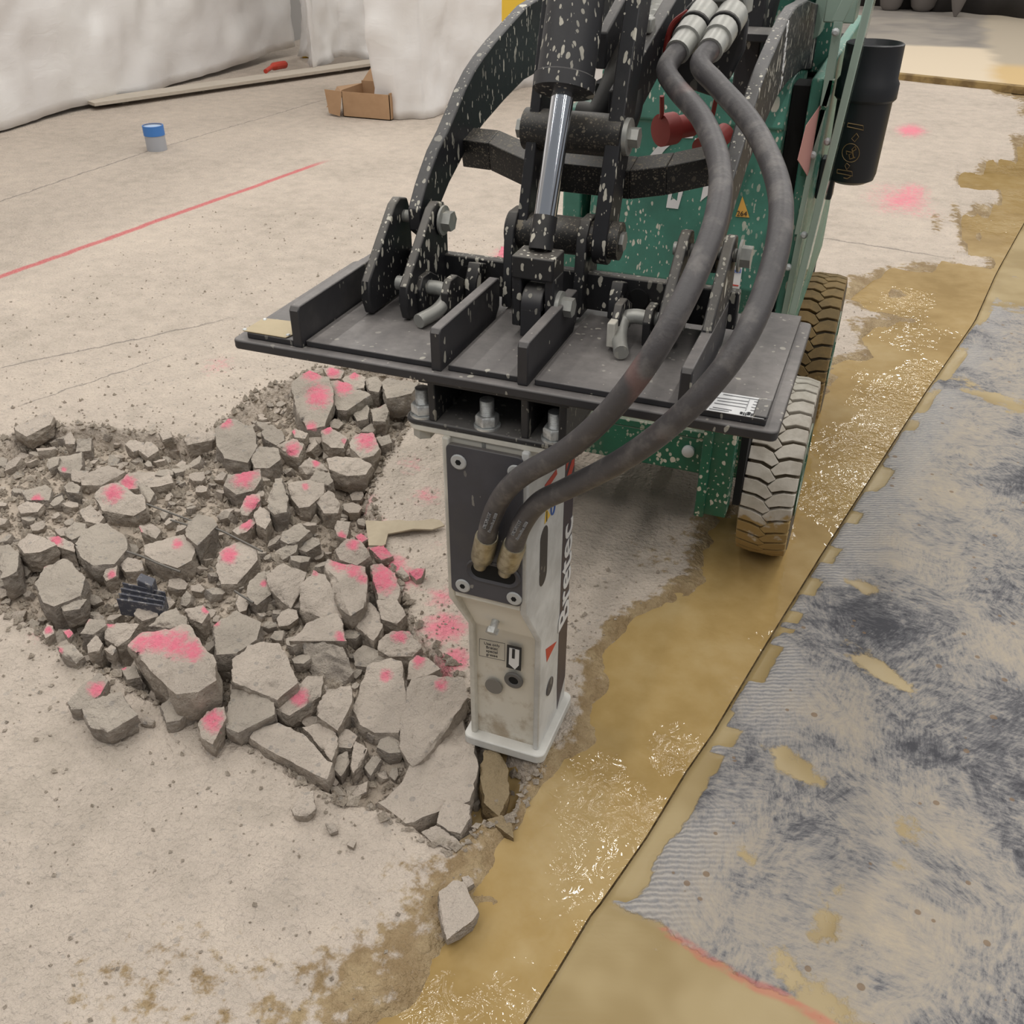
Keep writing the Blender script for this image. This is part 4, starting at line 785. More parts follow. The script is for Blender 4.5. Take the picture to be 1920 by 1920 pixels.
# hoses from the breaker port up to the couplers
H1 = [(900, 1062, -.086), (903, 1045, -.103), (911, 1015, -.118), (922, 970, -.13), (945, 925, -.145), (985, 888, -.16), (1060, 845, -.18), (1130, 785, -.2), (1200, 700, -.2), (1262, 600, -.17), (1315, 490, -.1), (1346, 395, -.02), (1349, 310, .08), (1318, 225, .2), (1268, 165, .29), (1250, 130, .335), (1272, 94, .375)]
H2 = [(946, 1075, -.086), (951, 1058, -.103), (962, 1030, -.118), (978, 985, -.13), (1010, 943, -.145), (1065, 915, -.16), (1150, 872, -.18), (1235, 815, -.2), (1320, 735, -.2), (1392, 640, -.17), (1440, 530, -.1), (1464, 420, -.02), (1455, 330, .08), (1410, 235, .2), (1345, 160, .29), (1313, 122, .335), (1333, 91, .375)]
for H, ln in ((H1, ['DICSA', 'Tuff']), (H2, ['DICSA', 'Tuff'])):
    P = spline([at(a, b, y=c) for a, b, c in H], 8)
    HO = MB().tube(P[16:], .0172, 16).build('hydraulic_hose', M['hose'], HB, 0, None, 60)
    a, b = P[6], P[17]; MB().lathe([(.0125, 0), (.0135, .22), (.018, .25), (.0195, .27), (.0205, .35), (.0205, .96), (.019, 1)], P[1], P[18], 22).build('hose_ferrule', M['fitting'], HO)
    def onhose(i, du, dv, size, body):
        c = np.array(P[i]); t_ = np.array(P[i+1])-np.array(P[i-1]); t_ /= np.linalg.norm(t_); v_ = CP-c; v_ /= np.linalg.norm(v_); s_ = np.cross(t_, v_); s_ /= np.linalg.norm(s_); nrm = np.cross(s_, t_)
        text_obj(body, 'hose_print', M['greyprint'], HO, c+nrm*.0172+s_*dv, tuple(t_), tuple(-s_), size, extrude=.0012)
    onhose(25, 0, -.005, .0085, 'DICSATEST'); onhose(25, 0, .005, .0075, 'Presto Best 1000')
# ------------------------------------------------------------------ broken concrete
def rock_mat(name, side0, side1, top):
    m = Mat(name, .92, 0, None, .2); p = m.pos(); n1 = m.noise(p, 26, 5, .68); n2 = m.noise(p, 140, 4, .7); n0 = m.noise(p, 6, 2, .5)
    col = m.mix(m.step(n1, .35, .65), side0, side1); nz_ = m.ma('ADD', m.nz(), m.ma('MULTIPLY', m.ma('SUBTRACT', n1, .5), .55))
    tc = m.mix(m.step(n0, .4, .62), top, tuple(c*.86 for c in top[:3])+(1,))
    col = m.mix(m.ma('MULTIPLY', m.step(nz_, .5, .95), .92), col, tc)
    col = m.mix(m.ma('MULTIPLY', m.step(n2, .58, .74), .4), col, lin(128, 118, 108)); ag = m.spots(p, 60, .45, .72); col = m.mix(m.ma('MULTIPLY', ag, .45), col, lin(150, 146, 142))
    pk = m.attr('pink'); k = m.step(m.ma('ADD', pk, m.ma('MULTIPLY', m.ma('SUBTRACT', m.noise(p, 48, 5, .72), .5), 1.5)), .3, 1.1)
    col = m.mix(m.ma('MULTIPLY', k, .88), col, PINK); m.set('Base Color', col)
    m.set('Normal', m.bump(m.ma('ADD', n1, m.ma('MULTIPLY', n2, .45)), 1.0, .018)); return m.m
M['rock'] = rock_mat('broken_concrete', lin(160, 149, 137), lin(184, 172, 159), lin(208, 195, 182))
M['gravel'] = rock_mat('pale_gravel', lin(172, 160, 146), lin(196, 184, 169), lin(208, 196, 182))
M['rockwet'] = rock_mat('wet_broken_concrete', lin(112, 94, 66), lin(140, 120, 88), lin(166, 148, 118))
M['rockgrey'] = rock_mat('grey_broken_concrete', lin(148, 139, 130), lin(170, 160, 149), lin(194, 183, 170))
def rockmesh(name, P, thick, seed, pink=None, flat=False, cuts=2, rough=1.0):
    rnd = random.Random(seed); P = [np.array(p) for p in P]; c = sum(P)/len(P); size = max(np.linalg.norm(p-c) for p in P)
    pts = list(P)
    for p in P:
        d = p-c; q = c+d*rnd.uniform(1.0, 1.07); q[2] = p[2]-thick*rnd.uniform(.15, .45); pts.append(q)
        q = c+d*rnd.uniform(.75, .98); q[2] = p[2]-thick*rnd.uniform(.85, 1.0); pts.append(q)
    if not flat: q = c.copy(); q[2] += size*rnd.uniform(.03, .12); q[:2] += (rnd.uniform(-.25, .25)*size, rnd.uniform(-.25, .25)*size); pts.append(q)
    bm = bmesh.new(); vs_ = [bm.verts.new(q) for q in pts]
    r = bmesh.ops.convex_hull(bm, input=vs_); bmesh.ops.delete(bm, geom=[g for g in r['geom_interior'] if isinstance(g, bmesh.types.BMVert)], context='VERTS')
    loose = [v for v in bm.verts if not v.link_faces]; bmesh.ops.delete(bm, geom=loose, context='VERTS')
    el = max(size*.13, .006) if cuts > 1 else size*.42
    for _ in range(5 if cuts > 1 else 3):
        es = [e for e in bm.edges if e.calc_length() > el]
        if not es: break
        bmesh.ops.subdivide_edges(bm, edges=es, cuts=1, use_grid_fill=False); bmesh.ops.triangulate(bm, faces=bm.faces)
    bmesh.ops.remove_doubles(bm, verts=bm.verts, dist=size*.02); bmesh.ops.dissolve_degenerate(bm, dist=.0005, edges=bm.edges); bmesh.ops.triangulate(bm, faces=bm.faces); bmesh.ops.recalc_face_normals(bm, faces=bm.faces)
    bm.normal_update(); o = Vector((seed*3.17 % 50, seed*1.3 % 50, 0))
    for v in bm.verts:
        k = (v.co+o); a = mnoise.noise(k*(1.7/size))*.55+mnoise.noise(k*(4.2/size))*.4+(mnoise.noise(k*(9./size))*.3 if cuts > 1 else 0)
        v.co += v.normal*(a*size*.12*rough+(mnoise.noise(k*110)*.0014 if cuts > 1 else 0))
    for f in bm.faces: f.smooth = True
    for e in bm.edges:
        if len(e.link_faces) == 2 and e.calc_face_angle(0) > R(38): e.smooth = False
    me = bpy.data.meshes.new(name); bm.normal_update(); bm.to_mesh(me)
    if pink:
        co = np.array([tuple(v.co) for v in bm.verts]); nzv = np.array([v.normal.z for v in bm.verts]); q = prj(co); val = np.zeros(len(co))
        for px, py, rad in pink: val = np.maximum(val, 1.3-np.hypot(q[:, 0]-px, q[:, 1]-py)/rad/1.15)
        val = np.clip(val, 0, 1)*sst(nzv, .05, .4)
    else: val = np.zeros(len(bm.verts))
    at_ = me.attributes.new('pink', 'FLOAT', 'POINT'); at_.data.foreach_set('value', val.astype(np.float32)); bm.free()
    return me
ZR = {'A': (0, 660, .25), 'B': (400, 660, .25), 'C': (60, 1050, .22917), 'D': (400, 1050, .29167), 'E': (700, 1400, .3125)}
def zpx(k, L): ox, oy, s = ZR[k]; return [(ox+x*s, oy+y*s) for x, y in L]
POLYS = []
def rock(k, L, z, thick, label, pink=None, mat='rock', flat=False, tilt=None, name='concrete_chunk', cat='concrete chunk', rough=1.0):
    px = zpx(k, L); POLYS.append(px); sd_ = len(POLYS)*7+3; rnd = random.Random(sd_)
    P0_ = [at(x, y, z=z) for x, y in px]; c = sum(P0_)/len(P0_); tx_, ty_ = tilt or (rnd.uniform(-.1, .1), rnd.uniform(-.22, .02)); P = []
    for (x, y), q in zip(px, P0_): P.append(at(x, y, z=z+(q[0]-c[0])*tx_+(q[1]-c[1])*-ty_+rnd.uniform(-.003, .003)))
    pk = [(zpx(k, [(a, b)])[0]+(r_*ZR[k][2],)) for a, b, r_ in pink] if pink else None
    CH.append((sum(x for x, y in px)/len(px), sum(y for x, y in px)/len(px), ' '.join(label.split()[:10]).rstrip(',')))
    return tag(link(name, rockmesh(name, P, thick, sd_, pk, flat, 2, rough), M[mat]), label, cat, 'rubble chunks')
r_ = rock; CH = []
# far left of the heap
r_('A', [(100, 560), (230, 500), (370, 440), (400, 490), (380, 540), (200, 635), (120, 590)], .03, .06, 'flat tilted slab chip at the far left rim of the rubble')
r_('A', [(430, 790), (610, 750), (620, 850), (580, 920), (450, 900)], .03, .08, 'squarish grey chunk below the tilted chip at the far left rim', [(480, 880, 25)], 'rockgrey')
r_('A', [(480, 640), (530, 600), (570, 650), (560, 690), (490, 690)], .025, .05, 'small pale lump beside the tilted chip at the far left rim')
r_('A', [(580, 650), (690, 640), (680, 740), (570, 750)], .02, .06, 'small upright grey chunk right of the pale lump, far rim', None, 'rockgrey')
r_('A', [(940, 690), (970, 655), (1080, 680), (1075, 720), (1000, 750)], .025, .05, 'pale chip, left of two side by side at the far rim')
r_('A', [(1040, 740), (1100, 670), (1160, 690), (1190, 740), (1110, 790)], .03, .06, 'pale wedge, right of two side by side at the far rim')
r_('A', [(1380, 650), (1400, 610), (1590, 590), (1630, 620), (1590, 660), (1400, 700)], .03, .05, 'long pale bar-shaped chip under the far slab edge')
r_('A', [(1190, 600), (1280, 590), (1290, 640), (1220, 660)], .02, .04, 'small pale chip left of the bar-shaped one')
r_('B', [(10, 580), (130, 500), (300, 560), (330, 700), (260, 830), (90, 800), (20, 700)], .06, .12, 'large grey boulder-like chunk in the upper middle of the heap', [(90, 520, 60)], 'rockgrey')
r_('A', [(590, 940), (760, 860), (870, 860), (940, 900), (760, 1000), (620, 1000)], .03, .07, 'low pale slab piece, left upper heap, lying flat')
r_('A', [(880, 980), (1000, 900), (1270, 900), (1300, 980), (1180, 1010), (960, 1030)], .035, .07, 'flat piece with faint pink left edge, centre left of heap', [(960, 980, 70)])
r_('A', [(710, 1080), (800, 985), (880, 980), (1080, 1090), (1100, 1170), (1000, 1230), (760, 1190)], .055, .1, 'large pale pinkish slab block, left centre of the heap', [(850, 1060, 90)])
r_('A', [(590, 1190), (680, 1150), (780, 1240), (740, 1290), (640, 1270)], .03, .06, 'pale lump just in front of the pale pinkish slab block')
r_('A', [(1040, 980), (1110, 1000), (1160, 1060), (1120, 1130), (1060, 1100)], .03, .06, 'brownish grey cube-like chunk right of the pale pinkish block', None, 'rockgrey')
r_('A', [(160, 1040), (340, 1000), (390, 1030), (370, 1110), (200, 1110)], .03, .06, 'grey chunk with a red lower rim at the left edge', [(280, 1105, 50)], 'rockgrey')
r_('A', [(480, 1000), (520, 960), (600, 1010), (590, 1060), (500, 1050)], .03, .06, 'small rounded grey chunk left of the pale pinkish block', None, 'rockgrey')
r_('A', [(130, 1160), (200, 1120), (330, 1140), (280, 1200), (150, 1210)], .02, .05, 'flat pale sliver below the red-rimmed chunk at left')
r_('A', [(570, 1440), (640, 1330), (800, 1290), (930, 1360), (960, 1470), (860, 1590), (700, 1600), (600, 1540)], .048, .11, 'big rounded plain grey boulder at left of the heap', None, 'rockgrey')
r_('A', [(480, 1340), (560, 1270), (640, 1290), (640, 1360), (540, 1410), (490, 1380)], .04, .07, 'brownish lump touching the rounded grey boulder upper left', None, 'rockgrey')
r_('A', [(1080, 1450), (1250, 1390), (1380, 1370), (1470, 1460), (1440, 1560), (1330, 1620), (1180, 1570), (1090, 1520)], .05, .1, 'wide flat grey chunk right of the rounded boulder', [(1330, 1440, 50)])
r_('A', [(1400, 1280), (1480, 1200), (1600, 1240), (1630, 1300), (1480, 1450), (1390, 1380)], .07, .1, 'tilted brown-grey block leaning over the wires', None, 'rockgrey')
r_('A', [(1040, 1300), (1150, 1290), (1210, 1340), (1170, 1400), (1060, 1350)], .03, .05, 'small chip with a pink edge right of the rounded boulder', [(1040, 1340, 30)])
r_('B', [(110, 920), (350, 880), (360, 950), (300, 1040), (170, 1070), (80, 1000)], .06, .1, 'chunk with a bright pink flat top, centre of the heap', [(230, 925, 110)], 'rockgrey')
r_('C', [(20, 200), (100, 60), (250, 0), (330, 20), (430, 150), (400, 290), (300, 260), (180, 380), (100, 350)], .055, .12, 'large brown-grey pyramid chunk with a pink streak, left edge', [(95, 20, 45)], 'rockgrey')
r_('A', [(130, 1440), (210, 1360), (370, 1400), (420, 1450), (300, 1500), (180, 1510)], .05, .08, 'pale flat chunk behind the pink-streaked pyramid chunk')
r_('A', [(0, 1450), (60, 1440), (140, 1520), (130, 1640), (60, 1680), (0, 1700)], .04, .09, 'grey chunk cut by the left picture edge', None, 'rockgrey')
r_('A', [(350, 1390), (430, 1380), (560, 1440), (560, 1500), (430, 1460)], .04, .06, 'pinkish sliver between the pyramid chunk and rounded boulder', [(420, 1410, 60)])
r_('B', [(20, 1600), (40, 1500), (200, 1420), (320, 1480), (330, 1560), (180, 1740), (60, 1740)], .05, .1, 'large pale pink-tinged block in the middle of the heap', [(120, 1520, 80)])
r_('A', [(770, 1680), (800, 1620), (880, 1600), (870, 1680), (800, 1720)], .03, .05, 'small chunk with a hot pink face beside the black plastic piece', [(840, 1670, 40)])
r_('A', [(900, 1600), (960, 1540), (1060, 1560), (1080, 1640), (940, 1650)], .03, .06, 'pale chunk directly behind the black plastic piece')
# top of the heap under the plate
r_('B', [(600, 240), (720, 130), (860, 190), (900, 280), (880, 420), (830, 560), (700, 580), (640, 480), (600, 400)], .07, .14, 'largest pink-stained boulder under the plate front edge', [(740, 150, 90), (790, 330, 110), (730, 560, 50)], 'rockgrey')
r_('B', [(880, 220), (930, 210), (1100, 280), (1180, 320), (1060, 350), (1000, 440), (920, 430), (880, 330)], .06, .1, 'pink-ridged chunk right of the largest pink-stained boulder', [(980, 260, 80)], 'rockgrey')
r_('B', [(960, 200), (1060, 150), (1140, 190), (1130, 270), (1040, 280)], .05, .08, 'pale pinkish chunk tucked under the plate edge', [(1060, 170, 50)])
r_('B', [(1130, 200), (1230, 180), (1270, 240), (1240, 300), (1170, 290)], .05, .08, 'brown-grey chunk between two others under the plate', None, 'rockgrey')
r_('B', [(1260, 230), (1300, 190), (1540, 230), (1490, 310), (1300, 350)], .06, .1, 'wide plain brown-grey block left of the corner bolt', None, 'rockgrey')
r_('B', [(820, 120), (900, 115), (980, 140), (960, 200), (870, 200)], .05, .08, 'small pink chunk against the plate edge', [(900, 150, 60)])
r_('B', [(1050, 470), (1140, 390), (1170, 420), (1160, 500), (1080, 520)], .03, .07, 'dark-faced angular chunk, left of a split pair', None, 'rockgrey')
r_('B', [(1180, 430), (1290, 390), (1320, 440), (1290, 520), (1200, 520)], .03, .07, 'grey chunk, right of a split pair', [(1240, 390, 30)], 'rockgrey')
r_('B', [(810, 590), (880, 560), (1000, 650), (980, 720), (890, 720), (820, 670)], .04, .08, 'chunk with a round hot pink spot, upper heap', [(850, 575, 50), (980, 670, 25)])
r_('B', [(590, 590), (620, 570), (710, 610), (690, 650), (610, 640)], .04, .06, 'small pale chip with a pink left tip', [(595, 605, 28)])
r_('B', [(1020, 680), (1060, 620), (1190, 600), (1250, 720), (1200, 780), (1110, 800), (1030, 720)], .05, .09, 'blocky chunk with pale pink flat top below the corner bolt', [(1150, 660, 90)])
r_('B', [(1220, 640), (1320, 620), (1340, 680), (1260, 705)], .03, .05, 'small grey lump right of the pale pink-topped block', None, 'rockgrey')
r_('B', [(360, 600), (430, 540), (520, 600), (540, 660), (470, 700), (380, 650)], .05, .09, 'rounded grey chunk right of the boulder-like one', [(350, 640, 30)], 'rockgrey')
r_('B', [(270, 760), (360, 710), (480, 720), (510, 800), (420, 870), (310, 870)], .05, .09, 'crumbly grey lump below the boulder-like chunk', None, 'rockgrey')
r_('B', [(470, 700), (600, 650), (680, 690), (640, 790), (580, 780)], .04, .07, 'pale pink chunk right of the crumbly grey lump', [(600, 730, 70)])
r_('B', [(640, 860), (720, 790), (810, 830), (860, 890), (760, 890), (700, 920)], .04, .07, 'rough grey chunk with a faint pink top, upper right heap', [(770, 830, 35)])
r_('B', [(850, 800), (960, 780), (1100, 800), (1190, 850), (1140, 920), (1000, 930), (870, 880)], .04, .08, 'crumbling broad heap of bonded gravel, upper right')
r_('B', [(720, 960), (760, 890), (870, 900), (900, 970), (860, 1000), (790, 970)], .05, .07, 'grey lump resting above the slanted light slab', None, 'rockgrey')
r_('B', [(560, 990), (700, 960), (830, 990), (830, 1060), (720, 1160), (640, 1170), (580, 1090)], .05, .09, 'slanted light slab with dark broken side, right of centre', [(690, 1010, 35)])
r_('B', [(760, 1110), (860, 1040), (910, 1060), (950, 1160), (930, 1210), (830, 1210)], .04, .08, 'smooth pale chunk in front of the slanted light slab')
r_('B', [(400, 1100), (470, 960), (520, 940), (560, 1100), (550, 1200), (460, 1220), (410, 1170)], .07, .12, 'tall pointed grey chunk in the heap centre', None, 'rockgrey')
r_('B', [(200, 1170), (250, 1080), (350, 1060), (350, 1120), (260, 1230), (210, 1220)], .05, .08, 'pink-faced wedge left of the tall pointed chunk', [(280, 1130, 80)])
r_('B', [(300, 1220), (350, 1160), (420, 1200), (430, 1260), (390, 1330), (320, 1290)], .05, .08, 'pale block in front of the tall pointed chunk')
r_('B', [(140, 1340), (280, 1250), (320, 1280), (250, 1350), (180, 1370)], .04, .06, 'flat pink chip near the end of the long wire', [(250, 1290, 70)])
r_('B', [(520, 1350), (640, 1280), (730, 1340), (640, 1420), (560, 1440), (500, 1410)], .05, .08, 'layered brown-grey slab edge above the far wire end', None, 'rockgrey')
r_('B', [(460, 1500), (560, 1440), (640, 1420), (620, 1500), (520, 1560)], .03, .06, 'brown-grey wedge below the layered slab edge', None, 'rockgrey')
r_('B', [(640, 1480), (720, 1380), (790, 1400), (800, 1440), (700, 1500)], .03, .06, 'smooth rounded grey chunk right of the layered slab edge', None, 'rockgrey')
r_('B', [(910, 1310), (930, 1260), (1030, 1270), (1000, 1400), (930, 1380)], .03, .06, 'white-topped chip with pink corner left of the cardboard', [(960, 1380, 40)])
r_('B', [(910, 1480), (1000, 1400), (1100, 1410), (1180, 1530), (1080, 1600), (950, 1560)], .05, .09, 'pink-topped chunk below the white-topped chip', [(1050, 1440, 60)])
r_('B', [(1170, 1470), (1270, 1450), (1350, 1530), (1260, 1560)], .02, .03, 'flat pink flake under the torn cardboard', [(1260, 1500, 110)])
r_('B', [(1060, 1380), (1110, 1360), (1160, 1400), (1110, 1430)], .025, .03, 'tiny bright pink chip at the cardboard left end', [(1110, 1395, 60)])
r_('B', [(1350, 1600), (1390, 1590), (1470, 1680), (1430, 1700), (1370, 1650)], .02, .03, 'narrow flake with a pink left end near the breaker', [(1370, 1610, 40)])
r_('B', [(1470, 1650), (1530, 1620), (1590, 1620), (1560, 1690), (1520, 1710)], .025, .03, 'vivid all-pink chip lying nearest the cover plate', [(1530, 1660, 100)])
# middle and front of the heap
r_('D', [(340, 100), (450, 20), (600, 80), (560, 200), (500, 310), (430, 260), (360, 180)], .05, .1, 'tall pale fractured block left of two split slabs')
r_('D', [(230, 130), (330, 70), (340, 170), (370, 220), (280, 290), (210, 230)], .04, .09, 'grey chunk with a thin pink edge, left of the pale fractured block', [(325, 150, 28)], 'rockgrey')
r_('D', [(550, 180), (640, 60), (720, 90), (770, 200), (830, 370), (720, 380), (560, 320)], .05, .11, 'left half of the slab split by a dark crack', [(650, 80, 30)])
r_('D', [(710, 40), (740, 0), (980, 40), (1000, 160), (960, 310), (880, 360), (820, 300), (780, 180)], .05, .11, 'right half of the split slab, top edge bright pink', [(810, 15, 70), (900, 60, 60), (960, 120, 40)])
r_('D', [(1010, 40), (1080, 20), (1170, 80), (1200, 190), (1180, 260), (1060, 250), (1040, 150)], .03, .08, 'strongly pink slab piece beside the split slab', [(1090, 120, 110)])
r_('D', [(1050, 260), (1180, 250), (1240, 350), (1180, 410), (1080, 380)], .03, .08, 'plain pale lump below the strongly pink piece')
r_('D', [(890, 400), (1000, 270), (1050, 310), (1090, 430), (1030, 520), (960, 470)], .02, .07, 'pointed cream shard in the gap below the split slab')
r_('D', [(0, 420), (150, 330), (310, 400), (280, 510), (150, 600), (20, 610)], .05, .1, 'big flat grey chunk with one small pink dot', [(15, 405, 32)], 'rockgrey')
r_('D', [(490, 520), (620, 400), (800, 340), (840, 440), (860, 520), (680, 520), (560, 520)], .05, .09, 'ridge-shaped chunk above the brown overhanging block', [(815, 500, 45)])
r_('D', [(570, 530), (700, 530), (830, 560), (900, 720), (860, 770), (760, 820), (640, 760), (600, 640)], .02, .09, 'brown-grey overhanging block below the ridge-shaped chunk', None, 'rockgrey', False, (0, -.5))
r_('D', [(120, 640), (230, 540), (420, 530), (480, 650), (540, 790), (410, 900), (120, 780)], .06, .12, 'largest smooth cream block at the front of the heap')
r_('D', [(120, 790), (200, 790), (390, 915), (400, 990), (160, 1110), (90, 1080), (90, 960)], .045, .1, 'grey triangular block in front of the smooth cream block', None, 'rockgrey')
r_('D', [(400, 960), (610, 750), (710, 740), (690, 880), (490, 1000)], .03, .06, 'wedge with a hot pink splash, front of the heap', [(550, 880, 70)])
r_('D', [(660, 960), (720, 830), (880, 810), (900, 900), (800, 1100), (720, 1040), (660, 1000)], .03, .09, 'lumpy block with a round pebble, right of the pink-splashed wedge')
r_('D', [(900, 960), (990, 680), (1140, 630), (1210, 650), (1250, 900), (1190, 1110), (1040, 1110), (950, 1060)], .03, .1, 'wide flat pale slab left of the breaker, faint pink dot', [(1110, 740, 50)], 'rock', True)
r_('D', [(1280, 770), (1400, 740), (1600, 760), (1640, 880), (1480, 1060), (1420, 1200), (1280, 1330), (1200, 1200), (1210, 1050), (1260, 900)], .035, .12, 'largest pale slab piece lying against the breaker', [(1470, 800, 55)], 'rock', True)
r_('D', [(1260, 650), (1310, 610), (1400, 640), (1460, 700), (1380, 740), (1250, 770)], .015, .06, 'pale pinkish shard above the largest slab piece', [(1320, 640, 60)], 'rock', True)
r_('D', [(1060, 520), (1140, 460), (1260, 460), (1340, 560), (1280, 620), (1130, 620), (1060, 580)], .025, .07, 'cracked pink-edged slab piece left of the breaker', [(1200, 490, 60), (1270, 430, 60)], 'rock', True)
r_('D', [(900, 600), (960, 550), (1080, 580), (1160, 620), (1000, 690), (910, 680)], .0, .07, 'low crumbled chunk between cracked and flat slab pieces', None, 'rockgrey')
r_('D', [(240, 1140), (290, 1070), (420, 1040), (580, 1110), (760, 1310), (730, 1410), (560, 1330), (300, 1190)], .03, .07, 'long smooth pale slab along the front pit edge', None, 'rock', True)
r_('D', [(580, 1080), (700, 1040), (790, 1110), (800, 1200), (760, 1290), (660, 1160)], .005, .08, 'pale rounded block behind the long front slab')
r_('D', [(880, 1330), (910, 1160), (990, 1210), (960, 1310), (900, 1370)], -.01, .05, 'white upright chip down in the front pit corner')
r_('D', [(780, 1270), (860, 1230), (880, 1300), (820, 1390), (780, 1350)], -.02, .05, 'dark grey chunk left of the white upright chip', None, 'rockgrey')
r_('D', [(970, 1330), (1030, 1250), (1080, 1280), (1010, 1390)], -.02, .05, 'grey chunk right of the white upright chip', None, 'rockgrey')
r_('D', [(1060, 1560), (1200, 1440), (1400, 1350), (1600, 1010), (1660, 1200), (1690, 1400), (1640, 1550), (1490, 1510), (1430, 1600), (1240, 1690)], .004, .1, 'broad flush slab fragment between pit corner and breaker foot', None, 'rock', True, (0, 0))
r_('D', [(1440, 1620), (1500, 1530), (1650, 1580), (1650, 1660), (1590, 1760), (1510, 1740), (1440, 1690)], .012, .1, 'small flat-topped slab block at the puddle corner', None, 'rock', True, (0, 0))
r_('D', [(1720, 1380), (1750, 1230), (1850, 1250), (1900, 1330), (1900, 1500), (1840, 1650), (1740, 1560)], .004, .1, 'half-wet slab fragment between the crack and the puddle', None, 'rockwet', True, (0, 0))
r_('D', [(1760, 1670), (1850, 1640), (1920, 1690), (1930, 1790), (1850, 1730)], .01, .03, 'wet brown flake at the puddle edge below the crack', None, 'rockwet')
r_('D', [(1340, 1750), (1430, 1705), (1570, 1800), (1530, 1865), (1400, 1810)], .004, .08, 'flush slab corner beside the small flat-topped block', None, 'rock', True, (0, 0))
r_('D', [(1580, 1810), (1680, 1740), (1740, 1760), (1700, 1830), (1620, 1860)], .0, .03, 'wet brown lump at the pit tip by the water', None, 'rockwet')
# left front and loose pieces
r_('C', [(790, 700), (900, 580), (1280, 560), (1370, 640), (1500, 850), (1500, 990), (1360, 1080), (1180, 1100), (1060, 1010), (1000, 930), (850, 760)], .09, .13, 'biggest slab block of all with a broad pink top', [(880, 680, 100), (1030, 660, 130), (1180, 680, 140), (1310, 740, 110)])
r_('C', [(600, 530), (750, 510), (880, 520), (800, 640), (700, 710), (590, 640)], .04, .09, 'pale lump left of the biggest pink-topped block', [(640, 520, 40)])
r_('C', [(400, 600), (470, 480), (600, 490), (610, 530), (500, 610)], .05, .06, 'grey flake over a pink patch, left front', [(420, 480, 60)], 'rockgrey')
r_('C', [(950, 540), (1050, 440), (1180, 390), (1270, 480), (1270, 560), (1130, 560)], .06, .1, 'grey block right behind the biggest pink-topped block', None, 'rockgrey')
r_('C', [(1250, 400), (1400, 370), (1450, 430), (1390, 520), (1290, 480)], .05, .08, 'small block with a pink right corner behind the biggest block', [(1420, 405, 45)])
r_('C', [(830, 440), (880, 370), (1020, 390), (1030, 460), (900, 500)], .05, .08, 'pale knobbly lump in front of the black plastic piece')
r_('C', [(200, 700), (330, 690), (430, 790), (360, 850), (260, 800)], .03, .05, 'flat grey flake with a pink left edge, left front rim', [(215, 740, 40)], 'rockgrey')
r_('C', [(290, 1170), (420, 1010), (560, 930), (620, 990), (560, 1100), (400, 1220), (320, 1220)], .04, .05, 'tilted chunk with a dark pink face loose on the floor', [(530, 1060, 90)], 'rockgrey')
r_('C', [(410, 1180), (580, 1120), (720, 1080), (860, 1270), (760, 1330), (620, 1410), (490, 1370), (430, 1260)], .055, .06, 'brown-grey twin-faced chunk loose on the floor, left front', None, 'rockgrey')
r_('C', [(1050, 1180), (1150, 1110), (1250, 1140), (1300, 1220), (1210, 1310), (1100, 1330)], .035, .06, 'knobbly grey lump below the biggest pink-topped block', None, 'rockgrey')
r_('C', [(1240, 1170), (1450, 1150), (1480, 1200), (1320, 1280), (1230, 1310)], .025, .05, 'flat grey flake right of the knobbly lump', None, 'rockgrey')
r_('C', [(1360, 1340), (1440, 1230), (1570, 1200), (1590, 1290), (1530, 1400), (1480, 1510), (1390, 1460)], .05, .06, 'hot pink topped chunk at the front rim, left of centre', [(1480, 1310, 110)])
r_('C', [(730, 890), (850, 860), (880, 960), (780, 980)], .02, .05, 'small grey chunk left under the biggest block', [(750, 880, 25)], 'rockgrey')
r_('C', [(450, 700), (520, 610), (580, 680), (550, 740), (460, 760)], .04, .06, 'white-grey cube-like chip at the left front')
r_('C', [(590, 730), (650, 690), (690, 720), (660, 780)], .04, .04, 'small pale disc-shaped chip at the left front')
r_('C', [(1510, 900), (1560, 820), (1630, 820), (1620, 930)], .0, .06, 'brownish wedge stuck in the gap right of the biggest block', None, 'rockgrey')
r_('C', [(220, 360), (340, 300), (450, 320), (390, 400), (260, 420)], .04, .06, 'layered brown flake at the foot of the pyramid chunk', [(330, 305, 30)], 'rockgrey')
r_('C', [(250, 580), (310, 560), (340, 600), (300, 640)], .03, .02, 'small vivid pink chip at the left front', [(295, 600, 70)])
r_('C', [(90, 590), (120, 520), (170, 540), (180, 600), (110, 640)], .03, .04, 'pale chip with pink right side at the far left front', [(135, 570, 40)])
r_('C', [(880, 1290), (960, 1280), (1000, 1310), (980, 1350), (890, 1340)], .015, .02, 'flat pale chip loose on the floor below the biggest block')
r_('D', [(500, 1600), (580, 1500), (640, 1480), (660, 1600), (600, 1650), (520, 1640)], .022, .024, 'whitish loose chunk alone on the floor in front of the pit')
r_('D', [(720, 1690), (780, 1690), (800, 1740), (750, 1760)], .01, .012, 'flat grey chip on the floor below the whitish loose chunk')
r_('D', [(860, 1830), (885, 1795), (920, 1810), (900, 1850)], .01, .012, 'small white chip on the floor near the puddle corner')
r_('E', [(390, 870), (480, 805), (540, 810), (560, 900), (630, 990), (600, 1040), (440, 1160), (420, 1060), (390, 970)], .03, .04, 'pale slab piece lying alone in the wet mud', None, 'rock', True, (0, 0), rough=.6)
r_('E', [(530, 785), (570, 770), (605, 820), (560, 850)], .015, .02, 'small pale cube-like chip touching the lone slab piece')
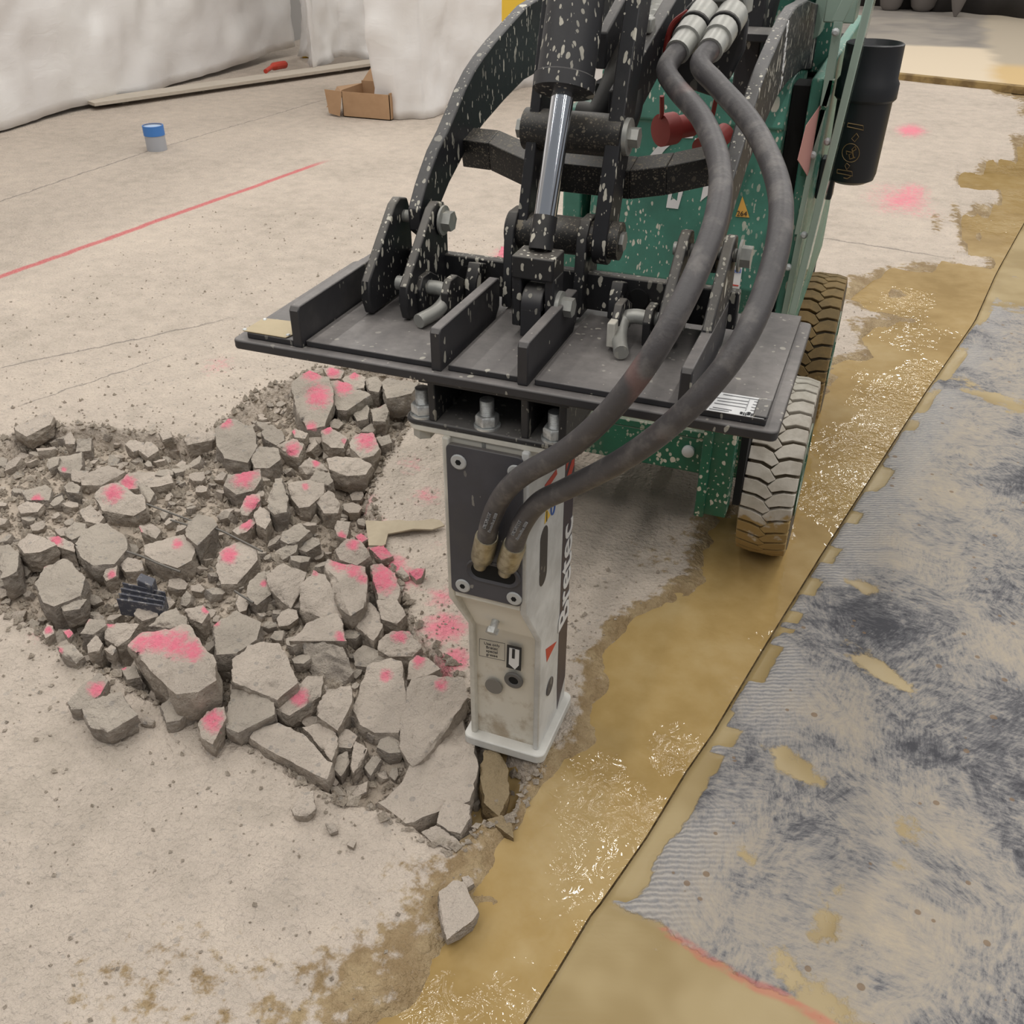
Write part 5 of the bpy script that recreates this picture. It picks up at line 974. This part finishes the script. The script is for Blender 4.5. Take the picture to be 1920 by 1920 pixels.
# pinned-up rubble behind the breaker and beyond the hitch
rock('B', [(2130, -720), (2160, -790), (2230, -800), (2250, -740), (2200, -700)], .05, .06, 'pink lump seen through the boom behind the hitch plate', [(2190, -760, 90)])
# ---- small fragments among them: alike, so they share a label
lab = 'small unpainted grey concrete fragment wedged among the bigger rubble chunks'
rnd = random.Random(11); base = []
for k in range(10):
    n = rnd.randint(5, 7); P = [np.array([math.cos(6.283*i/n)*rnd.uniform(.7, 1.1), math.sin(6.283*i/n)*rnd.uniform(.5, 1), rnd.uniform(-.1, .1)])*.02 for i in range(n)]
    me = rockmesh('concrete_fragment', P, rnd.uniform(.018, .03), 500+k, None, False, 1); me.materials.append(M['rock' if k % 2 else 'rockgrey']); base.append(me)
polys = [np.array(p) for p in POLYS]
def inpoly(x, y):
    for p in polys:
        a = p; b = np.roll(p, -1, 0); c = ((a[:, 1] > y) != (b[:, 1] > y)) & (x < (b[:, 0]-a[:, 0])*(y-a[:, 1])/(b[:, 1]-a[:, 1]+1e-9)+a[:, 0])
        if c.sum() % 2: return True
    return False
cnt = 0; tries = 0; placed = []
while cnt < 285 and tries < 40000:
    tries += 1; px, py = rnd.uniform(-10, 900), rnd.uniform(690, 1500); g = at(px, py, z=-.01)
    d = float(sdist(np.array([g[0]]), np.array([g[1]]), PIT)[0])
    if d < .012 or inpoly(px, py): continue
    s = rnd.choice((.7, .9, 1.1, 1.1, 1.4, 1.7)); rr = .02*s
    if any((g[0]-q[0])**2+(g[1]-q[1])**2 < (rr+q[2])**2*.45 for q in placed): continue
    placed.append((g[0], g[1], rr)); gz = float(ground(np.array([g[0]]), np.array([g[1]]))[0])
    o = bpy.data.objects.new('concrete_fragment', base[cnt % 10]); COL.objects.link(o); o.location = (g[0], g[1], gz+.02*s); o.rotation_euler = (rnd.uniform(-.4, .4), rnd.uniform(-.4, .4), rnd.uniform(0, 6.3)); o.scale = (s, s*rnd.uniform(.7, 1.2), s*rnd.uniform(.7, 1.1))
    nb_ = min(CH, key=lambda c_: (c_[0]-px)**2+(c_[1]-py)**2*1.6)[2]; tag(o, ('fist-sized' if s > 1.3 else 'small')+' grey fragment beside the '+nb_, 'concrete fragment', 'small fragments in the rubble'); cnt += 1
# ---- gravel and floor grit: uncountable
def grit(name, pts, mat, label):
    ico = [(0, 0, 1), (.9, 0, .1), (0, .9, 0), (-.9, 0, -.1), (0, -.9, .1), (0, 0, -.8)]; fc = [(0, 1, 2), (0, 2, 3), (0, 3, 4), (0, 4, 1), (5, 2, 1), (5, 3, 2), (5, 4, 3), (5, 1, 4)]
    n = len(pts); B_ = np.array(ico); V = np.empty((n, 6, 3)); rg = np.random.default_rng(5); J = rg.uniform(.65, 1.25, (n, 6, 1)); sc3 = rg.uniform(.6, 1.25, (n, 1, 3)); an = rg.uniform(0, 6.28, n)
    Q = B_[None]*J*sc3*pts[:, 3][:, None, None]; x = Q[..., 0]*np.cos(an)[:, None]-Q[..., 1]*np.sin(an)[:, None]; y = Q[..., 0]*np.sin(an)[:, None]+Q[..., 1]*np.cos(an)[:, None]
    V[..., 0] = x+pts[:, 0, None]; V[..., 1] = y+pts[:, 1, None]; V[..., 2] = Q[..., 2]+pts[:, 2, None]
    Fi = (np.array(fc)[None]+np.arange(n)[:, None, None]*6).reshape(-1, 3); me = bpy.data.meshes.new(name); me.from_pydata(V.reshape(-1, 3).tolist(), [], Fi.tolist()); me.update()
    return tag(link(name, me, mat, None, Vector((0, 0, 0))), label, 'gravel', None, 'stuff')
rg = np.random.default_rng(3)
X = rg.uniform(-2.3, .0, 60000); Y = rg.uniform(-.35, 1.7, 60000); d = sdist(X, Y, PIT); k = (d > -.02) & (rg.uniform(0, 1, 60000) < .5); X, Y = X[k], Y[k]
S = np.clip(rg.lognormal(-5.05, .55, len(X)), .002, .02); pts = np.stack([X, Y, ground(X, Y)+S*.3, S], 1); grit('gravel', pts, M['gravel'], 'loose grey gravel filling the gaps of the broken pit')
# sparse grit on the slab, denser around the pit and the breaker
X = rg.uniform(-3.2, .5, 90000); Y = rg.uniform(-.95, 3.4, 90000); d = sdist(X, Y, PIT); pp = pud(X, Y); hm = np.hypot(X+.35, Y-.42)
w_ = .035+.4*np.exp(np.minimum(d, 0)/.05)+.55*np.exp(-(hm/.22)**2)+.6*np.exp(-(np.hypot(X-.02, Y-.42)/.2)**2)+.05*np.exp(np.minimum(d, 0)/.4); k = (d < 0) & (pp < -.02) & (rg.uniform(0, 1, 90000) < w_*fbm(X, Y, 5, 3, 77)*2); X, Y = X[k], Y[k]
S = np.clip(rg.lognormal(-5.85, .5, len(X)), .0012, .009); pts = np.stack([X, Y, ground(X, Y)+S*.25, S], 1); grit('floor_grit', pts, M['gravel'], 'loose grit and chips scattered over the dusty slab')
# ------------------------------------------------------------------ wires, plastic, torn cardboard
wire = Mat('grey_tie_wire', .6, .5, lin(120, 116, 110)).m
for L, lb_ in (([(275, 945), (320, 962), (370, 980), (410, 993), (445, 1010), (492, 1034)], 'long grey steel wire lying across the heap centre'), ([(238, 1034), (268, 1044), (300, 1058), (338, 1072)], 'short grey steel wire near the black plastic piece'), ([(320, 975), (350, 984), (385, 995)], 'second short wire just below the long one'), ([(440, 1108), (455, 1118), (475, 1130)], 'bent wire end left of the split slab')):
    tag(MB().tube(spline([at(x, y, z=.065) for x, y in L], 6), .0028, 8).build('tie_wire', wire, None), lb_, 'wire')
pz_ = zpx('C', [(690, 320), (740, 180), (1090, 260), (1060, 375)]); P = [at(x, y, z=.075) for x, y in pz_]; cpl = sum(P)/4
BP = empty('plastic_spacer', tuple(cpl-np.array([0, 0, .05])), 'black ribbed plastic piece lying in the left of the rubble', 'plastic piece')
m = Mat('scuffed_black_plastic', .6); p = m.pos(); m.set('Base Color', m.mix(m.step(m.noise(p, 60, 4, .7), .5, .68), lin(76, 77, 86), lin(160, 156, 152))); 
MB().slab([p_+(0, 0, -.012) for p_ in P], (0, 0, -.04)).build('body', m.m, BP, .002)
for k in range(4): a = P[0]+(P[1]-P[0])*(k/3.2); b = P[3]+(P[2]-P[3])*(k/3.2); dd = (P[1]-P[0])/np.linalg.norm(P[1]-P[0])*.004; MB().slab([a, b, b+dd, a+dd], (0, 0, -.014)).build('rib', m.m, BP, .001)
q = [at(x, y, z=.09) for x, y in zpx('C', [(850, 160), (890, 105), (1010, 150), (980, 215)])]; MB().slab(q, (0, 0, -.035)).build('block', m.m, BP, .002)
m = Mat('torn_corrugated_cardboard', .9); p = m.pos(); m.set('Base Color', m.mix(m.noise(p, 40, 3), lin(166, 152, 130), lin(188, 175, 152)))
L = zpx('B', [(1140, 1262), (1260, 1268), (1400, 1258), (1500, 1275), (1640, 1250), (1700, 1262), (1735, 1300), (1640, 1330), (1500, 1325), (1400, 1345), (1310, 1362), (1290, 1440), (1270, 1452), (1165, 1450)])
tag(MB().slab([at(x, y, z=.022+.006*math.sin(i*1.7)) for i, (x, y) in enumerate(L)], (0, 0, -.004)).build('cardboard_scrap', m.m, None), 'torn strip of corrugated cardboard left of the breaker', 'cardboard')
